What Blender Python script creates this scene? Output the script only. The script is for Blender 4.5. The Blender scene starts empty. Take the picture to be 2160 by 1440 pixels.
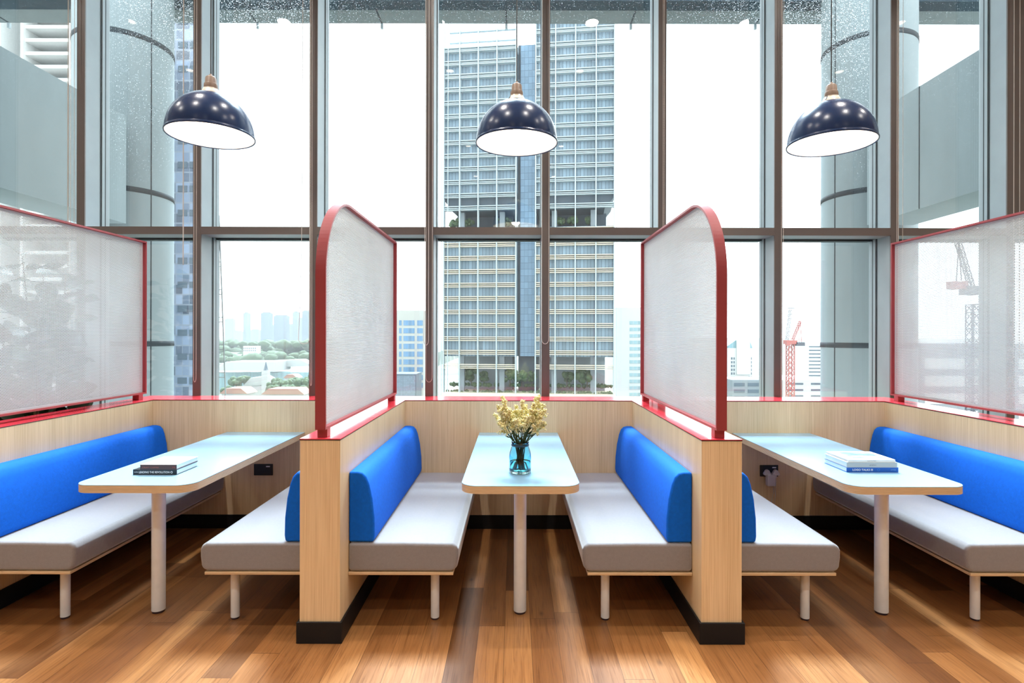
import bpy, bmesh, math, random
from mathutils import Vector, Matrix
random.seed(7)
C = bpy.context.scene.collection
SC = bpy.context.scene
PI = math.pi

# ------------------------------------------------------------------ camera, sky, lights, exposure
F = 1200.0; CX = 1085.0; CY = 706.0; CAMZ = 1.5          # focal length and principal point in pixels of the 2160 frame
cam = bpy.data.cameras.new('camera'); cam.sensor_width = 36; cam.lens = F / 2160 * 36
cam.shift_x = -(CX - 1080) / 2160; cam.shift_y = -(720 - CY) / 2160; cam.clip_end = 20000; cam.clip_start = 0.05
camo = bpy.data.objects.new('camera', cam); C.objects.link(camo)
camo.location = (0, 0, CAMZ); camo.rotation_euler = (PI / 2, -0.0021, 0); SC.camera = camo

w = bpy.data.worlds.new('sky'); SC.world = w; w.use_nodes = True
bg = w.node_tree.nodes['Background']; bg.inputs[0].default_value = (0.90, 0.965, 1.0, 1); bg.inputs[1].default_value = 4.6
su = bpy.data.lights.new('sun_behind_thin_cloud', 'SUN'); su.energy = 19.0; su.angle = math.radians(19); su.color = (0.70, 0.87, 1.0)
suo = bpy.data.objects.new('sun_behind_thin_cloud', su); C.objects.link(suo); suo.location = (0, 40, 60); suo.rotation_euler = (math.radians(-35), 0, math.radians(0))

SC.view_settings.view_transform = 'Standard'; SC.view_settings.look = 'None'
SC.view_settings.gamma = 1; SC.view_settings.use_curve_mapping = False; SC.view_settings.exposure = 0.0
cy = SC.cycles
cy.use_denoising = True; cy.max_bounces = 10; cy.diffuse_bounces = 5; cy.glossy_bounces = 4
cy.transmission_bounces = 8; cy.transparent_max_bounces = 24; cy.volume_bounces = 0
cy.sample_clamp_indirect = 6; cy.caustics_reflective = False; cy.caustics_refractive = False

DOWNLIGHT_W = 19.0; STRIP_W = 48.0; PENDANT_W = 5.0
WARM = (1.0, 0.95, 0.885)

# ------------------------------------------------------------------ helpers
def px(x, y, Y):                       # where the sight line of a photo pixel is at depth Y
    return Vector(((x - CX) * Y / F, Y, CAMZ + (CY - y) * Y / F))
ALB = 1.0                              # scales outdoor colours down to offset the bright sky
def lin(r, g, b):
    f = lambda c: (c / 255 / 12.92) if c / 255 <= 0.04045 else ((c / 255 + 0.055) / 1.055) ** 2.4
    return (f(r) * ALB, f(g) * ALB, f(b) * ALB)
def wloc(o):
    v = Vector((0, 0, 0))
    while o is not None: v = v + o.location; o = o.parent
    return v
def thing(name, label, cat, loc=(0, 0, 0), rz=0, group=None, kind=None):
    o = bpy.data.objects.new(name, None); C.objects.link(o); o.empty_display_size = 0.1
    o.location = loc; o.rotation_euler = (0, 0, rz)
    return tag(o, label, cat, group, kind)
def tag(o, label=None, cat=None, group=None, kind=None):
    if label: o['label'] = label
    if cat: o['category'] = cat
    if group: o['group'] = group
    if kind: o['kind'] = kind
    return o
def dup(root, loc, label=None, rz=None, group=None):
    def rec(o, par):
        c = o.copy(); C.objects.link(c); c.parent = par
        for ch in [k for k in bpy.data.objects if k.parent == o]: rec(ch, c)
        return c
    r = rec(root, None); r.location = loc
    if rz is not None: r.rotation_euler = (0, 0, rz)
    if label: r['label'] = label
    if group: r['group'] = group
    return r

class MB:
    def __init__(s): s.v = []; s.f = []; s.m = []; s.mi = 0
    def mat(s, i): s.mi = i; return s
    def add(s, vs, fs):
        n = len(s.v); s.v += [tuple(v) for v in vs]
        for f in fs: s.f.append(tuple(i + n for i in f)); s.m.append(s.mi)
        return s
    def box(s, x0, x1, y0, y1, z0, z1):
        x0, x1 = min(x0, x1), max(x0, x1); y0, y1 = min(y0, y1), max(y0, y1); z0, z1 = min(z0, z1), max(z0, z1)
        return s.add([(x0,y0,z0),(x1,y0,z0),(x1,y1,z0),(x0,y1,z0),(x0,y0,z1),(x1,y0,z1),(x1,y1,z1),(x0,y1,z1)],
                     [(0,3,2,1),(4,5,6,7),(0,1,5,4),(1,2,6,5),(2,3,7,6),(3,0,4,7)])
    def prism(s, poly, a0, a1, axis='y'):          # extrude a 2D polygon along an axis; poly gives the other two coordinates
        def P(u, v, a): return {'y': (u, a, v), 'x': (a, u, v), 'z': (u, v, a)}[axis]
        n = len(poly)
        area = sum(poly[i][0] * poly[(i+1) % n][1] - poly[(i+1) % n][0] * poly[i][1] for i in range(n))
        if (area > 0) == (axis == 'y'): poly = poly[::-1]
        # after this: outward normals
        vs = [P(u, v, a0) for u, v in poly] + [P(u, v, a1) for u, v in poly]
        fs = [tuple(range(n))[::-1], tuple(range(n, 2 * n))]
        for i in range(n): j = (i + 1) % n; fs.append((i, j, n + j, n + i))
        return s.add(vs, fs)
    def cyl(s, p0, p1, r0, r1=None, n=16, caps=True):
        r1 = r0 if r1 is None else r1
        p0 = Vector(p0); p1 = Vector(p1); d = (p1 - p0).normalized()
        a = d.orthogonal().normalized(); b = d.cross(a)
        vs = []
        for p, r in ((p0, r0), (p1, r1)):
            for i in range(n):
                t = 2 * PI * i / n; vs.append(p + a * (r * math.cos(t)) + b * (r * math.sin(t)))
        fs = [(i, (i+1) % n, n + (i+1) % n, n + i) for i in range(n)]
        if caps: fs += [tuple(range(n))[::-1], tuple(range(n, 2 * n))]
        return s.add(vs, fs)
    def lathe(s, prof, c=(0, 0, 0), n=48):         # profile of (r, z) pairs about a vertical axis
        vs = []; fs = []; k = len(prof)
        for i in range(n):
            t = 2 * PI * i / n
            for r, z in prof: vs.append((c[0] + r * math.cos(t), c[1] + r * math.sin(t), c[2] + z))
        for i in range(n):
            j = (i + 1) % n
            for q in range(k - 1): fs.append((i*k+q, j*k+q, j*k+q+1, i*k+q+1))
        return s.add(vs, fs)
    def tube(s, pts, r, n=8):
        pts = [Vector(p) for p in pts]; vs = []; fs = []; up = Vector((0.31, 0.2, 0.93))
        for i, p in enumerate(pts):
            d = (pts[min(i+1, len(pts)-1)] - pts[max(i-1, 0)]).normalized()
            a = d.cross(up); a = a.normalized() if a.length > 1e-4 else d.orthogonal().normalized(); b = d.cross(a)
            rr = r[i] if isinstance(r, (list, tuple)) else r
            for q in range(n):
                t = 2 * PI * q / n; vs.append(p + a * (rr * math.cos(t)) + b * (rr * math.sin(t)))
        for i in range(len(pts) - 1):
            for q in range(n): fs.append((i*n+q, i*n+(q+1) % n, (i+1)*n+(q+1) % n, (i+1)*n+q))
        fs += [tuple(range(n))[::-1], tuple(range((len(pts)-1)*n, len(pts)*n))]
        return s.add(vs, fs)
    def ball(s, c, r, sub=1, jit=0.0, sq=(1, 1, 1)):
        V, Fc = ICO[sub]; c = Vector(c)
        vs = [c + Vector((v[0]*sq[0], v[1]*sq[1], v[2]*sq[2])) * (r * (1 + random.uniform(-jit, jit))) for v in V]
        return s.add(vs, Fc)
    def build(s, name, mats, parent=None, smooth=False, bevel=0, seg=2, local=False):
        me = bpy.data.meshes.new(name)
        off = wloc(parent) if (parent is not None and not local) else Vector((0, 0, 0))
        me.from_pydata([(v[0]-off.x, v[1]-off.y, v[2]-off.z) for v in s.v], [], s.f)
        if not isinstance(mats, (list, tuple)): mats = [mats]
        for m in mats: me.materials.append(m)
        if len(mats) > 1:
            for p, i in zip(me.polygons, s.m): p.material_index = i
        o = bpy.data.objects.new(name, me); C.objects.link(o)
        if parent is not None: o.parent = parent
        if bevel:
            md = o.modifiers.new('bevel', 'BEVEL'); md.width = bevel; md.segments = seg; md.limit_method = 'ANGLE'; md.angle_limit = math.radians(32)
            md.harden_normals = False
        if smooth or bevel:
            for p in me.polygons: p.use_smooth = True
            if not smooth or bevel:
                wn = o.modifiers.new('normals', 'WEIGHTED_NORMAL'); wn.keep_sharp = True
        return o
ICO = {}
for _s in (1, 2, 3):
    _b = bmesh.new(); bmesh.ops.create_icosphere(_b, subdivisions=_s, radius=1); _b.verts.index_update()
    ICO[_s] = ([tuple(v.co) for v in _b.verts], [tuple(v.index for v in f.verts) for f in _b.faces]); _b.free()

# ------------------------------------------------------------------ materials
class NT:
    def __init__(s, name):
        s.m = bpy.data.materials.new(name); s.m.use_nodes = True; s.t = s.m.node_tree
        s.b = s.t.nodes['Principled BSDF']; s.out = s.t.nodes['Material Output']
    def n(s, typ, **kw):
        nd = s.t.nodes.new(typ)
        for k, v in kw.items(): setattr(nd, k, v)
        return nd
    def l(s, a, b): s.t.links.new(a, b)
    def val(s, nd, i, v):
        if hasattr(v, 'is_linked') or isinstance(v, bpy.types.NodeSocket): s.l(v, nd.inputs[i])
        else: nd.inputs[i].default_value = v
    def math(s, op, a, b=0.0, c=None):
        nd = s.n('ShaderNodeMath', operation=op); s.val(nd, 0, a); s.val(nd, 1, b)
        if c is not None: s.val(nd, 2, c)
        return nd.outputs[0]
    def coord(s, scale=(1, 1, 1), kind='Object'):
        tc = s.n('ShaderNodeTexCoord'); mp = s.n('ShaderNodeMapping'); mp.inputs['Scale'].default_value = scale
        s.l(tc.outputs[kind], mp.inputs['Vector']); return mp.outputs['Vector']
    def noise(s, vec, scale=1.0, detail=3.0, rough=0.5):
        nd = s.n('ShaderNodeTexNoise'); nd.inputs['Scale'].default_value = scale; nd.inputs['Detail'].default_value = detail
        nd.inputs['Roughness'].default_value = rough; s.l(vec, nd.inputs['Vector']); return nd.outputs['Fac']
    def ramp(s, fac, stops, interp='LINEAR'):
        nd = s.n('ShaderNodeValToRGB'); cr = nd.color_ramp; cr.interpolation = interp
        while len(cr.elements) < len(stops): cr.elements.new(0.5)
        for e, (p, c) in zip(cr.elements, stops): e.position = p; e.color = (*c, 1)
        s.l(fac, nd.inputs['Fac']); return nd.outputs['Color']
    def mix(s, fac, a, b, blend='MIX'):
        nd = s.n('ShaderNodeMix', data_type='RGBA', blend_type=blend)
        s.val(nd, 0, fac)
        for i, c in ((6, a), (7, b)):
            if isinstance(c, bpy.types.NodeSocket): s.l(c, nd.inputs[i])
            else: nd.inputs[i].default_value = (*c, 1)
        return nd.outputs[2]
    def bump(s, h, strength=0.2, dist=0.002):
        nd = s.n('ShaderNodeBump'); nd.inputs['Strength'].default_value = strength; nd.inputs['Distance'].default_value = dist
        s.l(h, nd.inputs['Height']); s.l(nd.outputs['Normal'], s.b.inputs['Normal'])
    def color(s, c):
        if isinstance(c, bpy.types.NodeSocket): s.l(c, s.b.inputs['Base Color'])
        else: s.b.inputs['Base Color'].default_value = (*c, 1)

def basic(name, col, rough=0.5, metal=0.0, spec=0.5, var=0.06, vs=6.0):
    t = NT(name); v = t.noise(t.coord(), vs, 3)
    a = tuple(c * (1 - var) for c in col); b = tuple(min(1, c * (1 + var)) for c in col)
    t.color(t.ramp(v, [(0.3, a), (0.7, b)]))
    t.b.inputs['Roughness'].default_value = rough; t.b.inputs['Metallic'].default_value = metal
    t.b.inputs['Specular IOR Level'].default_value = spec if ALB == 1.0 else spec * 0.3
    return t.m
def emissive(name, col, st):
    t = NT(name); t.color(col); t.b.inputs['Emission Color'].default_value = (*col, 1); t.b.inputs['Emission Strength'].default_value = st
    return t.m

def mk_floor():
    t = NT('oak_planks'); tc = t.n('ShaderNodeTexCoord'); sp = t.n('ShaderNodeSeparateXYZ'); t.l(tc.outputs['Object'], sp.inputs[0])
    X, Y = sp.outputs[0], sp.outputs[1]
    u = t.math('DIVIDE', t.math('ADD', X, 0.047), 0.132); ix = t.math('FLOOR', u)
    wn = t.n('ShaderNodeTexWhiteNoise', noise_dimensions='1D'); t.l(ix, wn.inputs['W'])
    v = t.math('DIVIDE', t.math('ADD', Y, t.math('MULTIPLY', wn.outputs['Value'], 5.0)), 1.25); iy = t.math('FLOOR', v)
    cb = t.n('ShaderNodeCombineXYZ'); t.l(ix, cb.inputs[0]); t.l(iy, cb.inputs[1])
    w2 = t.n('ShaderNodeTexWhiteNoise', noise_dimensions='2D'); t.l(cb.outputs[0], w2.inputs['Vector']); pid = w2.outputs['Value']
    plank = t.ramp(pid, [(0.0, lin(102, 68, 41)), (0.2, lin(140, 94, 54)), (0.5, lin(154, 106, 62)), (0.75, lin(146, 99, 57)), (1.0, lin(184, 133, 82))])
    gv = t.n('ShaderNodeCombineXYZ')
    t.l(t.math('MULTIPLY', X, 62), gv.inputs[0]); t.l(t.math('ADD', t.math('MULTIPLY', Y, 2.2), t.math('MULTIPLY', pid, 37)), gv.inputs[1]); t.l(t.math('MULTIPLY', pid, 19), gv.inputs[2])
    g = t.n('ShaderNodeTexNoise'); g.inputs['Scale'].default_value = 1.6; g.inputs['Detail'].default_value = 7; g.inputs['Distortion'].default_value = 1.2; t.l(gv.outputs[0], g.inputs['Vector'])
    col = t.mix(1.0, plank, t.ramp(g.outputs['Fac'], [(0.28, (0.62, 0.55, 0.50)), (0.5, (0.95, 0.93, 0.92)), (0.75, (1.12, 1.12, 1.1))]), 'MULTIPLY')
    # broad patches
    pn = t.noise(gv.outputs[0], 0.12, 2)
    col = t.mix(1.0, col, t.ramp(pn, [(0.3, (0.78, 0.74, 0.70)), (0.6, (1.0, 1.0, 1.0))]), 'MULTIPLY')
    # knots
    kv = t.n('ShaderNodeCombineXYZ'); t.l(t.math('MULTIPLY', X, 7.5), kv.inputs[0]); t.l(t.math('MULTIPLY', Y, 3.6), kv.inputs[1])
    vo = t.n('ShaderNodeTexVoronoi'); vo.inputs['Scale'].default_value = 1.0; t.l(kv.outputs[0], vo.inputs['Vector'])
    sepc = t.n('ShaderNodeSeparateColor'); t.l(vo.outputs['Color'], sepc.inputs[0])
    kn = t.math('MULTIPLY', t.math('LESS_THAN', sepc.outputs[0], 0.30), t.math('SUBTRACT', 1.0, t.math('SMOOTH_MIN', t.math('DIVIDE', vo.outputs['Distance'], 0.13), 1.0, 0.3)))
    col = t.mix(t.math('MULTIPLY', kn, 0.75), col, lin(60, 34, 18))
    fu = t.math('FRACT', u); fv = t.math('FRACT', v)
    gap = t.math('MAXIMUM', t.math('LESS_THAN', fu, 0.016), t.math('LESS_THAN', fv, 0.0022))
    col = t.mix(t.math('MULTIPLY', gap, 0.7), col, lin(52, 30, 16))
    t.color(col)
    rr = t.n('ShaderNodeMapRange'); t.l(g.outputs['Fac'], rr.inputs[0]); rr.inputs[3].default_value = 0.27; rr.inputs[4].default_value = 0.40; t.l(rr.outputs[0], t.b.inputs['Roughness'])
    t.b.inputs['Specular IOR Level'].default_value = 0.45
    t.bump(t.math('SUBTRACT', t.math('MULTIPLY', g.outputs['Fac'], 0.35), gap), 0.12, 0.002)
    return t.m
def mk_veneer():
    t = NT('oak_veneer'); tc = t.n('ShaderNodeTexCoord'); geo = t.n('ShaderNodeNewGeometry')
    mp = t.n('ShaderNodeMapping'); mp.inputs['Scale'].default_value = (260, 260, 2.6); t.l(geo.outputs['Position'], mp.inputs['Vector'])
    a = t.noise(mp.outputs[0], 1.0, 4, 0.6)
    mp2 = t.n('ShaderNodeMapping'); mp2.inputs['Scale'].default_value = (9, 9, 0.35); t.l(geo.outputs['Position'], mp2.inputs['Vector'])
    b = t.noise(mp2.outputs[0], 1.0, 2)
    col = t.ramp(a, [(0.30, lin(212, 184, 143)), (0.52, lin(228, 203, 163)), (0.75, lin(238, 215, 179))])
    col = t.mix(1.0, col, t.ramp(b, [(0.3, (0.93, 0.92, 0.90)), (0.7, (1.03, 1.03, 1.03))]), 'MULTIPLY')
    t.color(col); t.b.inputs['Roughness'].default_value = 0.42; t.b.inputs['Specular IOR Level'].default_value = 0.35
    return t.m
def mk_ply():
    t = NT('birch_plywood_edge'); geo = t.n('ShaderNodeNewGeometry'); sp = t.n('ShaderNodeSeparateXYZ'); t.l(geo.outputs['Position'], sp.inputs[0])
    zz = t.math('FRACT', t.math('MULTIPLY', sp.outputs[2], 140.0))
    mp = t.n('ShaderNodeMapping'); mp.inputs['Scale'].default_value = (14, 14, 420); t.l(geo.outputs['Position'], mp.inputs['Vector'])
    a = t.noise(mp.outputs[0], 1.0, 3)
    c1 = t.ramp(zz, [(0.0, lin(186, 154, 114)), (0.3, lin(196, 164, 124)), (0.45, lin(230, 206, 168)), (0.9, lin(234, 212, 178)), (1.0, lin(186, 154, 114))])
    t.color(t.mix(1.0, c1, t.ramp(a, [(0.3, (0.82, 0.8, 0.78)), (0.7, (1.05, 1.05, 1.05))]), 'MULTIPLY'))
    t.b.inputs['Roughness'].default_value = 0.55; t.b.inputs['Specular IOR Level'].default_value = 0.3
    return t.m
def mk_fabric(name, c, rough=0.85, sheen=0.25, spec=0.25, k=0.16):
    t = NT(name); v = t.coord((1, 1, 1)); n1 = t.noise(v, 420, 2); n2 = t.noise(v, 60, 3)
    f = t.math('ADD', t.math('MULTIPLY', n1, 0.7), t.math('MULTIPLY', n2, 0.3))
    t.color(t.ramp(f, [(0.3, tuple(q*(1-k) for q in c)), (0.7, tuple(min(1, q*(1+k)) for q in c))]))
    t.b.inputs['Roughness'].default_value = rough; t.b.inputs['Specular IOR Level'].default_value = spec
    t.b.inputs['Sheen Weight'].default_value = sheen; t.b.inputs['Sheen Roughness'].default_value = 0.45
    t.bump(n1, 0.25, 0.001); return t.m
def mk_glass(name, drops):
    t = NT(name); nt = t.t; nt.nodes.remove(t.b)
    tr = t.n('ShaderNodeBsdfTransparent'); tr.inputs[0].default_value = (0.955, 0.985, 0.985, 1)
    gl = t.n('ShaderNodeBsdfGlossy'); gl.inputs['Roughness'].default_value = 0.0; gl.inputs[0].default_value = (1, 1, 1, 1)
    g0 = t.n('ShaderNodeNewGeometry'); dp = t.n('ShaderNodeVectorMath', operation='DOT_PRODUCT'); t.l(g0.outputs['Normal'], dp.inputs[0]); t.l(g0.outputs['Incoming'], dp.inputs[1])
    fr = t.math('ADD', 0.04, t.math('MULTIPLY', 0.9, t.math('POWER', t.math('SUBTRACT', 1.0, t.math('ABSOLUTE', dp.outputs['Value'])), 5.0)))
    m1 = t.n('ShaderNodeMixShader'); t.l(fr, m1.inputs[0]); t.l(tr.outputs[0], m1.inputs[1]); t.l(gl.outputs[0], m1.inputs[2])
    last = m1.outputs[0]
    if drops:
        geo = t.n('ShaderNodeNewGeometry'); sp = t.n('ShaderNodeSeparateXYZ'); t.l(geo.outputs['Position'], sp.inputs[0])
        cb = t.n('ShaderNodeCombineXYZ'); t.l(sp.outputs[0], cb.inputs[0]); t.l(sp.outputs[2], cb.inputs[1])
        def spots(scale, rad, keep):
            vo = t.n('ShaderNodeTexVoronoi', voronoi_dimensions='2D'); vo.inputs['Scale'].default_value = scale; t.l(cb.outputs[0], vo.inputs['Vector'])
            sc = t.n('ShaderNodeSeparateColor'); t.l(vo.outputs['Color'], sc.inputs[0])
            rr = t.math('MULTIPLY', t.math('SUBTRACT', sc.outputs[0], t.math('SUBTRACT', 1.0, keep)), rad)
            return t.math('LESS_THAN', vo.outputs['Distance'], rr)
        big = t.noise(cb.outputs[0], 0.55, 2)
        hz = t.n('ShaderNodeMapRange'); t.l(sp.outputs[2], hz.inputs[0]); hz.inputs[1].default_value = 2.4; hz.inputs[2].default_value = 4.3; hz.inputs[3].default_value = 0.10; hz.inputs[4].default_value = 0.62
        sx = t.n('ShaderNodeMapRange'); t.l(t.math('ABSOLUTE', sp.outputs[0]), sx.inputs[0]); sx.inputs[1].default_value = 1.2; sx.inputs[2].default_value = 3.0; sx.inputs[3].default_value = 0.7; sx.inputs[4].default_value = 1.2
        lft = t.n('ShaderNodeMapRange'); t.l(sp.outputs[0], lft.inputs[0]); lft.inputs[1].default_value = -3.75; lft.inputs[2].default_value = -3.45; lft.inputs[3].default_value = 0.3; lft.inputs[4].default_value = 1.0
        rgt = t.n('ShaderNodeMapRange'); t.l(sp.outputs[0], rgt.inputs[0]); rgt.inputs[1].default_value = 3.2; rgt.inputs[2].default_value = 3.4; rgt.inputs[3].default_value = 1.0; rgt.inputs[4].default_value = 0.55
        big = t.math('MULTIPLY', t.math('MULTIPLY', big, rgt.outputs[0]), lft.outputs[0])
        keep = t.math('MULTIPLY', t.math('MULTIPLY', hz.outputs[0], sx.outputs[0]), t.math('MULTIPLY', big, 1.35))
        m = t.math('MAXIMUM', spots(85.0, 0.62, keep), spots(160.0, 0.62, t.math('MULTIPLY', keep, 0.9)))
        gls = t.n('ShaderNodeBsdfTranslucent'); gls.inputs[0].default_value = (0.85, 0.9, 0.92, 1)
        df = t.n('ShaderNodeBsdfDiffuse'); df.inputs[0].default_value = (0.7, 0.75, 0.78, 1)
        ad = t.n('ShaderNodeMixShader'); ad.inputs[0].default_value = 0.25; t.l(gls.outputs[0], ad.inputs[1]); t.l(df.outputs[0], ad.inputs[2])
        m2 = t.n('ShaderNodeMixShader'); t.l(t.math('MULTIPLY', m, 0.62), m2.inputs[0]); t.l(last, m2.inputs[1]); t.l(ad.outputs[0], m2.inputs[2])
        last = m2.outputs[0]
    t.l(last, t.out.inputs['Surface'])
    return t.m
def mk_grid(name, base, line, sx, sz, wx, wz, rough=0.3, spec=0.5, axis=0, var=0.15):
    # cladding with a regular grid of joints (position along the facade, height)
    t = NT(name); tc = t.n('ShaderNodeTexCoord'); sp = t.n('ShaderNodeSeparateXYZ'); t.l(tc.outputs['Object'], sp.inputs[0])
    fx = t.math('DIVIDE', sp.outputs[axis], sx); fz = t.math('DIVIDE', sp.outputs[2], sz)
    cb = t.n('ShaderNodeCombineXYZ'); t.l(t.math('FLOOR', fx), cb.inputs[0]); t.l(t.math('FLOOR', fz), cb.inputs[1])
    wn = t.n('ShaderNodeTexWhiteNoise', noise_dimensions='2D'); t.l(cb.outputs[0], wn.inputs['Vector'])
    c = t.ramp(wn.outputs['Value'], [(0, tuple(q*(1-var) for q in base)), (1, tuple(q*(1+var) for q in base))])
    ln = t.math('MAXIMUM', t.math('LESS_THAN', t.math('FRACT', fx), wx), t.math('LESS_THAN', t.math('FRACT', fz), wz))
    t.color(t.mix(ln, c, line)); t.b.inputs['Roughness'].default_value = rough; t.b.inputs['Specular IOR Level'].default_value = spec
    return t.m
def mk_concrete(name, c, joint_z=None):
    t = NT(name); geo = t.n('ShaderNodeNewGeometry')
    mp = t.n('ShaderNodeMapping'); mp.inputs['Scale'].default_value = (3, 3, 0.8); t.l(geo.outputs['Position'], mp.inputs['Vector'])
    a = t.noise(mp.outputs[0], 1.0, 5, 0.6)
    t.color(t.ramp(a, [(0.3, tuple(q*0.93 for q in c)), (0.7, tuple(q*1.05 for q in c))])); t.b.inputs['Roughness'].default_value = 0.6
    t.b.inputs['Specular IOR Level'].default_value = 0.3
    return t.m

M = {}
M['floor'] = mk_floor(); M['veneer'] = mk_veneer(); M['ply'] = mk_ply()
M['red_cap'] = basic('red_laminate', lin(226, 62, 76), 0.14, spec=1.0, var=0.03)
M['red'] = basic('red_powder_coat', lin(152, 58, 63), 0.4, var=0.03)
M['black'] = basic('black_skirting', (0.007, 0.0075, 0.009), 0.5, spec=0.3)
M['seam'] = basic('dark_edge_band', (0.03, 0.015, 0.02), 0.5)
M['mesh'] = basic('white_perforated_steel', (0.61, 0.68, 0.71), 0.5, var=0.02)
M['grey_fabric'] = mk_fabric('grey_seat_fabric', lin(138, 136, 139), sheen=0.8)
M['blue_fabric'] = mk_fabric('blue_back_fabric', lin(0, 98, 214), sheen=0.0, k=0.22)
M['white_metal'] = basic('white_painted_steel', (0.74, 0.76, 0.76), 0.35, var=0.04, vs=20)
M['laminate'] = basic('pale_blue_laminate', lin(138, 178, 205), 0.24, spec=0.6, var=0.015)
M['mullion'] = basic('brown_anodised_aluminium', lin(94, 87, 84), 0.4, metal=0.2, var=0.03)
M['alu'] = basic('silver_aluminium', lin(142, 152, 156), 0.5, metal=0.1, var=0.04)
M['gasket'] = basic('black_rubber_gasket', (0.012, 0.018, 0.022), 0.6)
M['glass'] = mk_glass('window_glass', False); M['glass_wet'] = mk_glass('rain_spotted_window_glass', True)
M['ceiling'] = basic('white_ceiling_paint', (0.78, 0.76, 0.72), 0.8)
M['wall'] = basic('off_white_wall_paint', (0.72, 0.69, 0.64), 0.8)
M['navy'] = basic('dark_navy_enamel', lin(26, 46, 82), 0.24, spec=0.3, var=0.04)
M['shade_in'] = basic('white_enamel_inside_shade', (0.9, 0.88, 0.83), 0.4, var=0.01)
M['socket_wood'] = basic('brown_lampholder', lin(122, 98, 78), 0.5)
M['cord'] = basic('black_cord', (0.02, 0.02, 0.022), 0.5)
M['bulb'] = emissive('lit_bulb', (1.0, 0.86, 0.66), 20.0)
M['lampglow'] = emissive('lit_downlight', (1.0, 0.84, 0.66), 9.0)
ALB = 0.40
M['concrete'] = mk_concrete('pale_concrete', lin(172, 186, 190)); M['concrete_dark'] = mk_concrete('shaded_concrete', lin(120, 132, 138))
M['joint'] = basic('dark_joint_sealant', (0.03, 0.035, 0.04), 0.7)
M['soffit_panel'] = basic('grey_soffit_panel', lin(150, 160, 162), 0.8)
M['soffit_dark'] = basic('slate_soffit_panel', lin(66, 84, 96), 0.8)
ALB = 1.0
M['chain'] = basic('steel_bead_chain', lin(205, 196, 186), 0.35, metal=0.5)
M['cordwhite'] = basic('pale_pull_cord', lin(190, 186, 180), 0.6)
M['plug'] = basic('white_plug_plastic', (0.66, 0.63, 0.60), 0.4)
M['black_plastic'] = basic('black_socket_plastic', (0.008, 0.010, 0.013), 0.3)
M['white_paint'] = basic('white_marking', (0.8, 0.8, 0.8), 0.5)
M['paper'] = basic('book_pages', lin(228, 230, 226), 0.8)

# ------------------------------------------------------------------ room shell
RX0, RX1, RY0, RH = -5.55, 6.05, -6.0, 5.0
GY = 4.97                                             # glass plane
def st(o): return tag(o, kind='structure')
st(MB().box(RX0, RX1, RY0, GY + 0.06, -0.2, 0).build('floor', M['floor']))
st(MB().box(RX0, RX1, RY0, GY + 0.06, RH, RH + 0.2).build('ceiling', M['ceiling']))
st(MB().box(RX0 - 0.2, RX0, RY0, GY + 0.06, 0, RH).build('wall_left', M['wall']))
st(MB().box(RX1, RX1 + 0.2, RY0, GY + 0.06, 0, RH).build('wall_right', M['wall']))
st(MB().box(RX0 - 0.2, RX1 + 0.2, RY0 - 0.2, RY0, 0, RH).build('wall_back', M['wall']))

MX = lambda k: -0.703 + 0.961 * k - (0.07 if k <= -4 else 0)
TZ0, TZ1 = 2.326, 2.389
for n, k in enumerate(range(-5, 7)):
    x = MX(k); x2 = MX(k + 1)
    W = thing('window_%d' % (n + 1), None, None, (x, GY, 0), kind='structure')
    # mullion: brown front lip, silver body, gaskets, silver outer stop
    m = MB(); m.mat(0).box(x - 0.033, x + 0.033, 4.70, 4.712, 0, RH)
    m.mat(1).box(x - 0.032, x + 0.032, 4.712, 4.875, 0, RH)
    m.build('mullion', [M['mullion'], M['alu']], W)
    g = MB(); g.mat(0).box(x - 0.034, x + 0.034, 4.875, 4.893, 0, RH); g.mat(1).box(x - 0.038, x + 0.038, 4.893, 4.925, 0, RH); g.mat(0).box(x - 0.036, x + 0.036, 4.925, 4.94, 0, RH); g.mat(1).box(x - 0.036, x + 0.036, 4.94, 4.985, 0, RH)
    g.build('gasket', [M['gasket'], M['alu']], W)
    a, b = x + 0.0335, x2 - 0.0335
    m = MB(); m.mat(0).box(a, b, 4.70, 4.712, TZ0, TZ1); m.mat(1).box(a, b, 4.712, 4.875, TZ0 + 0.002, TZ1 - 0.002)
    m.build('transom', [M['mullion'], M['alu']], W)
    g = MB(); g.box(a, b, 4.875, 4.94, TZ0 + 0.004, TZ1 - 0.004); g.box(a, b, 4.94, 5.02, TZ0 - 0.006, TZ1 + 0.006); g.build('transom_gasket', M['gasket'], W)
    for z0, z1, nm in ((0.02, TZ0 + 0.004, 'lower_pane'), (TZ1 - 0.004, RH, 'upper_pane')):
        p = MB(); p.add([(a+.006,GY-.006,z0),(b-.006,GY-.006,z0),(b-.006,GY-.006,z1),(a+.006,GY-.006,z1)], [(0,1,2,3)])
        p.mat(1).add([(a+.006,GY+.006,z0),(b-.006,GY+.006,z0),(b-.006,GY+.006,z1),(a+.006,GY+.006,z1)], [(3,2,1,0)])
        p.build(nm, [M['glass'], M['glass_wet']], W)

# brown roller blind in the upper pane at the right
rb = thing('roller_blind', 'brown roller blind drawn down over the upper pane at the right end of the window', 'blind', (MX(5) + 0.5, 4.76, RH))
MB().box(MX(5) + 0.036, MX(6) - 0.036, 4.755, 4.760, TZ1 + 0.03, RH - 0.08).build('blind_fabric', M['mullion'], rb)
MB().box(MX(5) + 0.036, MX(6) - 0.036, 4.745, 4.77, TZ1 + 0.002, TZ1 + 0.03).build('bottom_rail', M['mullion'], rb)
MB().cyl((MX(5) + 0.036, 4.76, RH - 0.05), (MX(6) - 0.036, 4.76, RH - 0.05), 0.045).build('roller', M['mullion'], rb)

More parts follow.
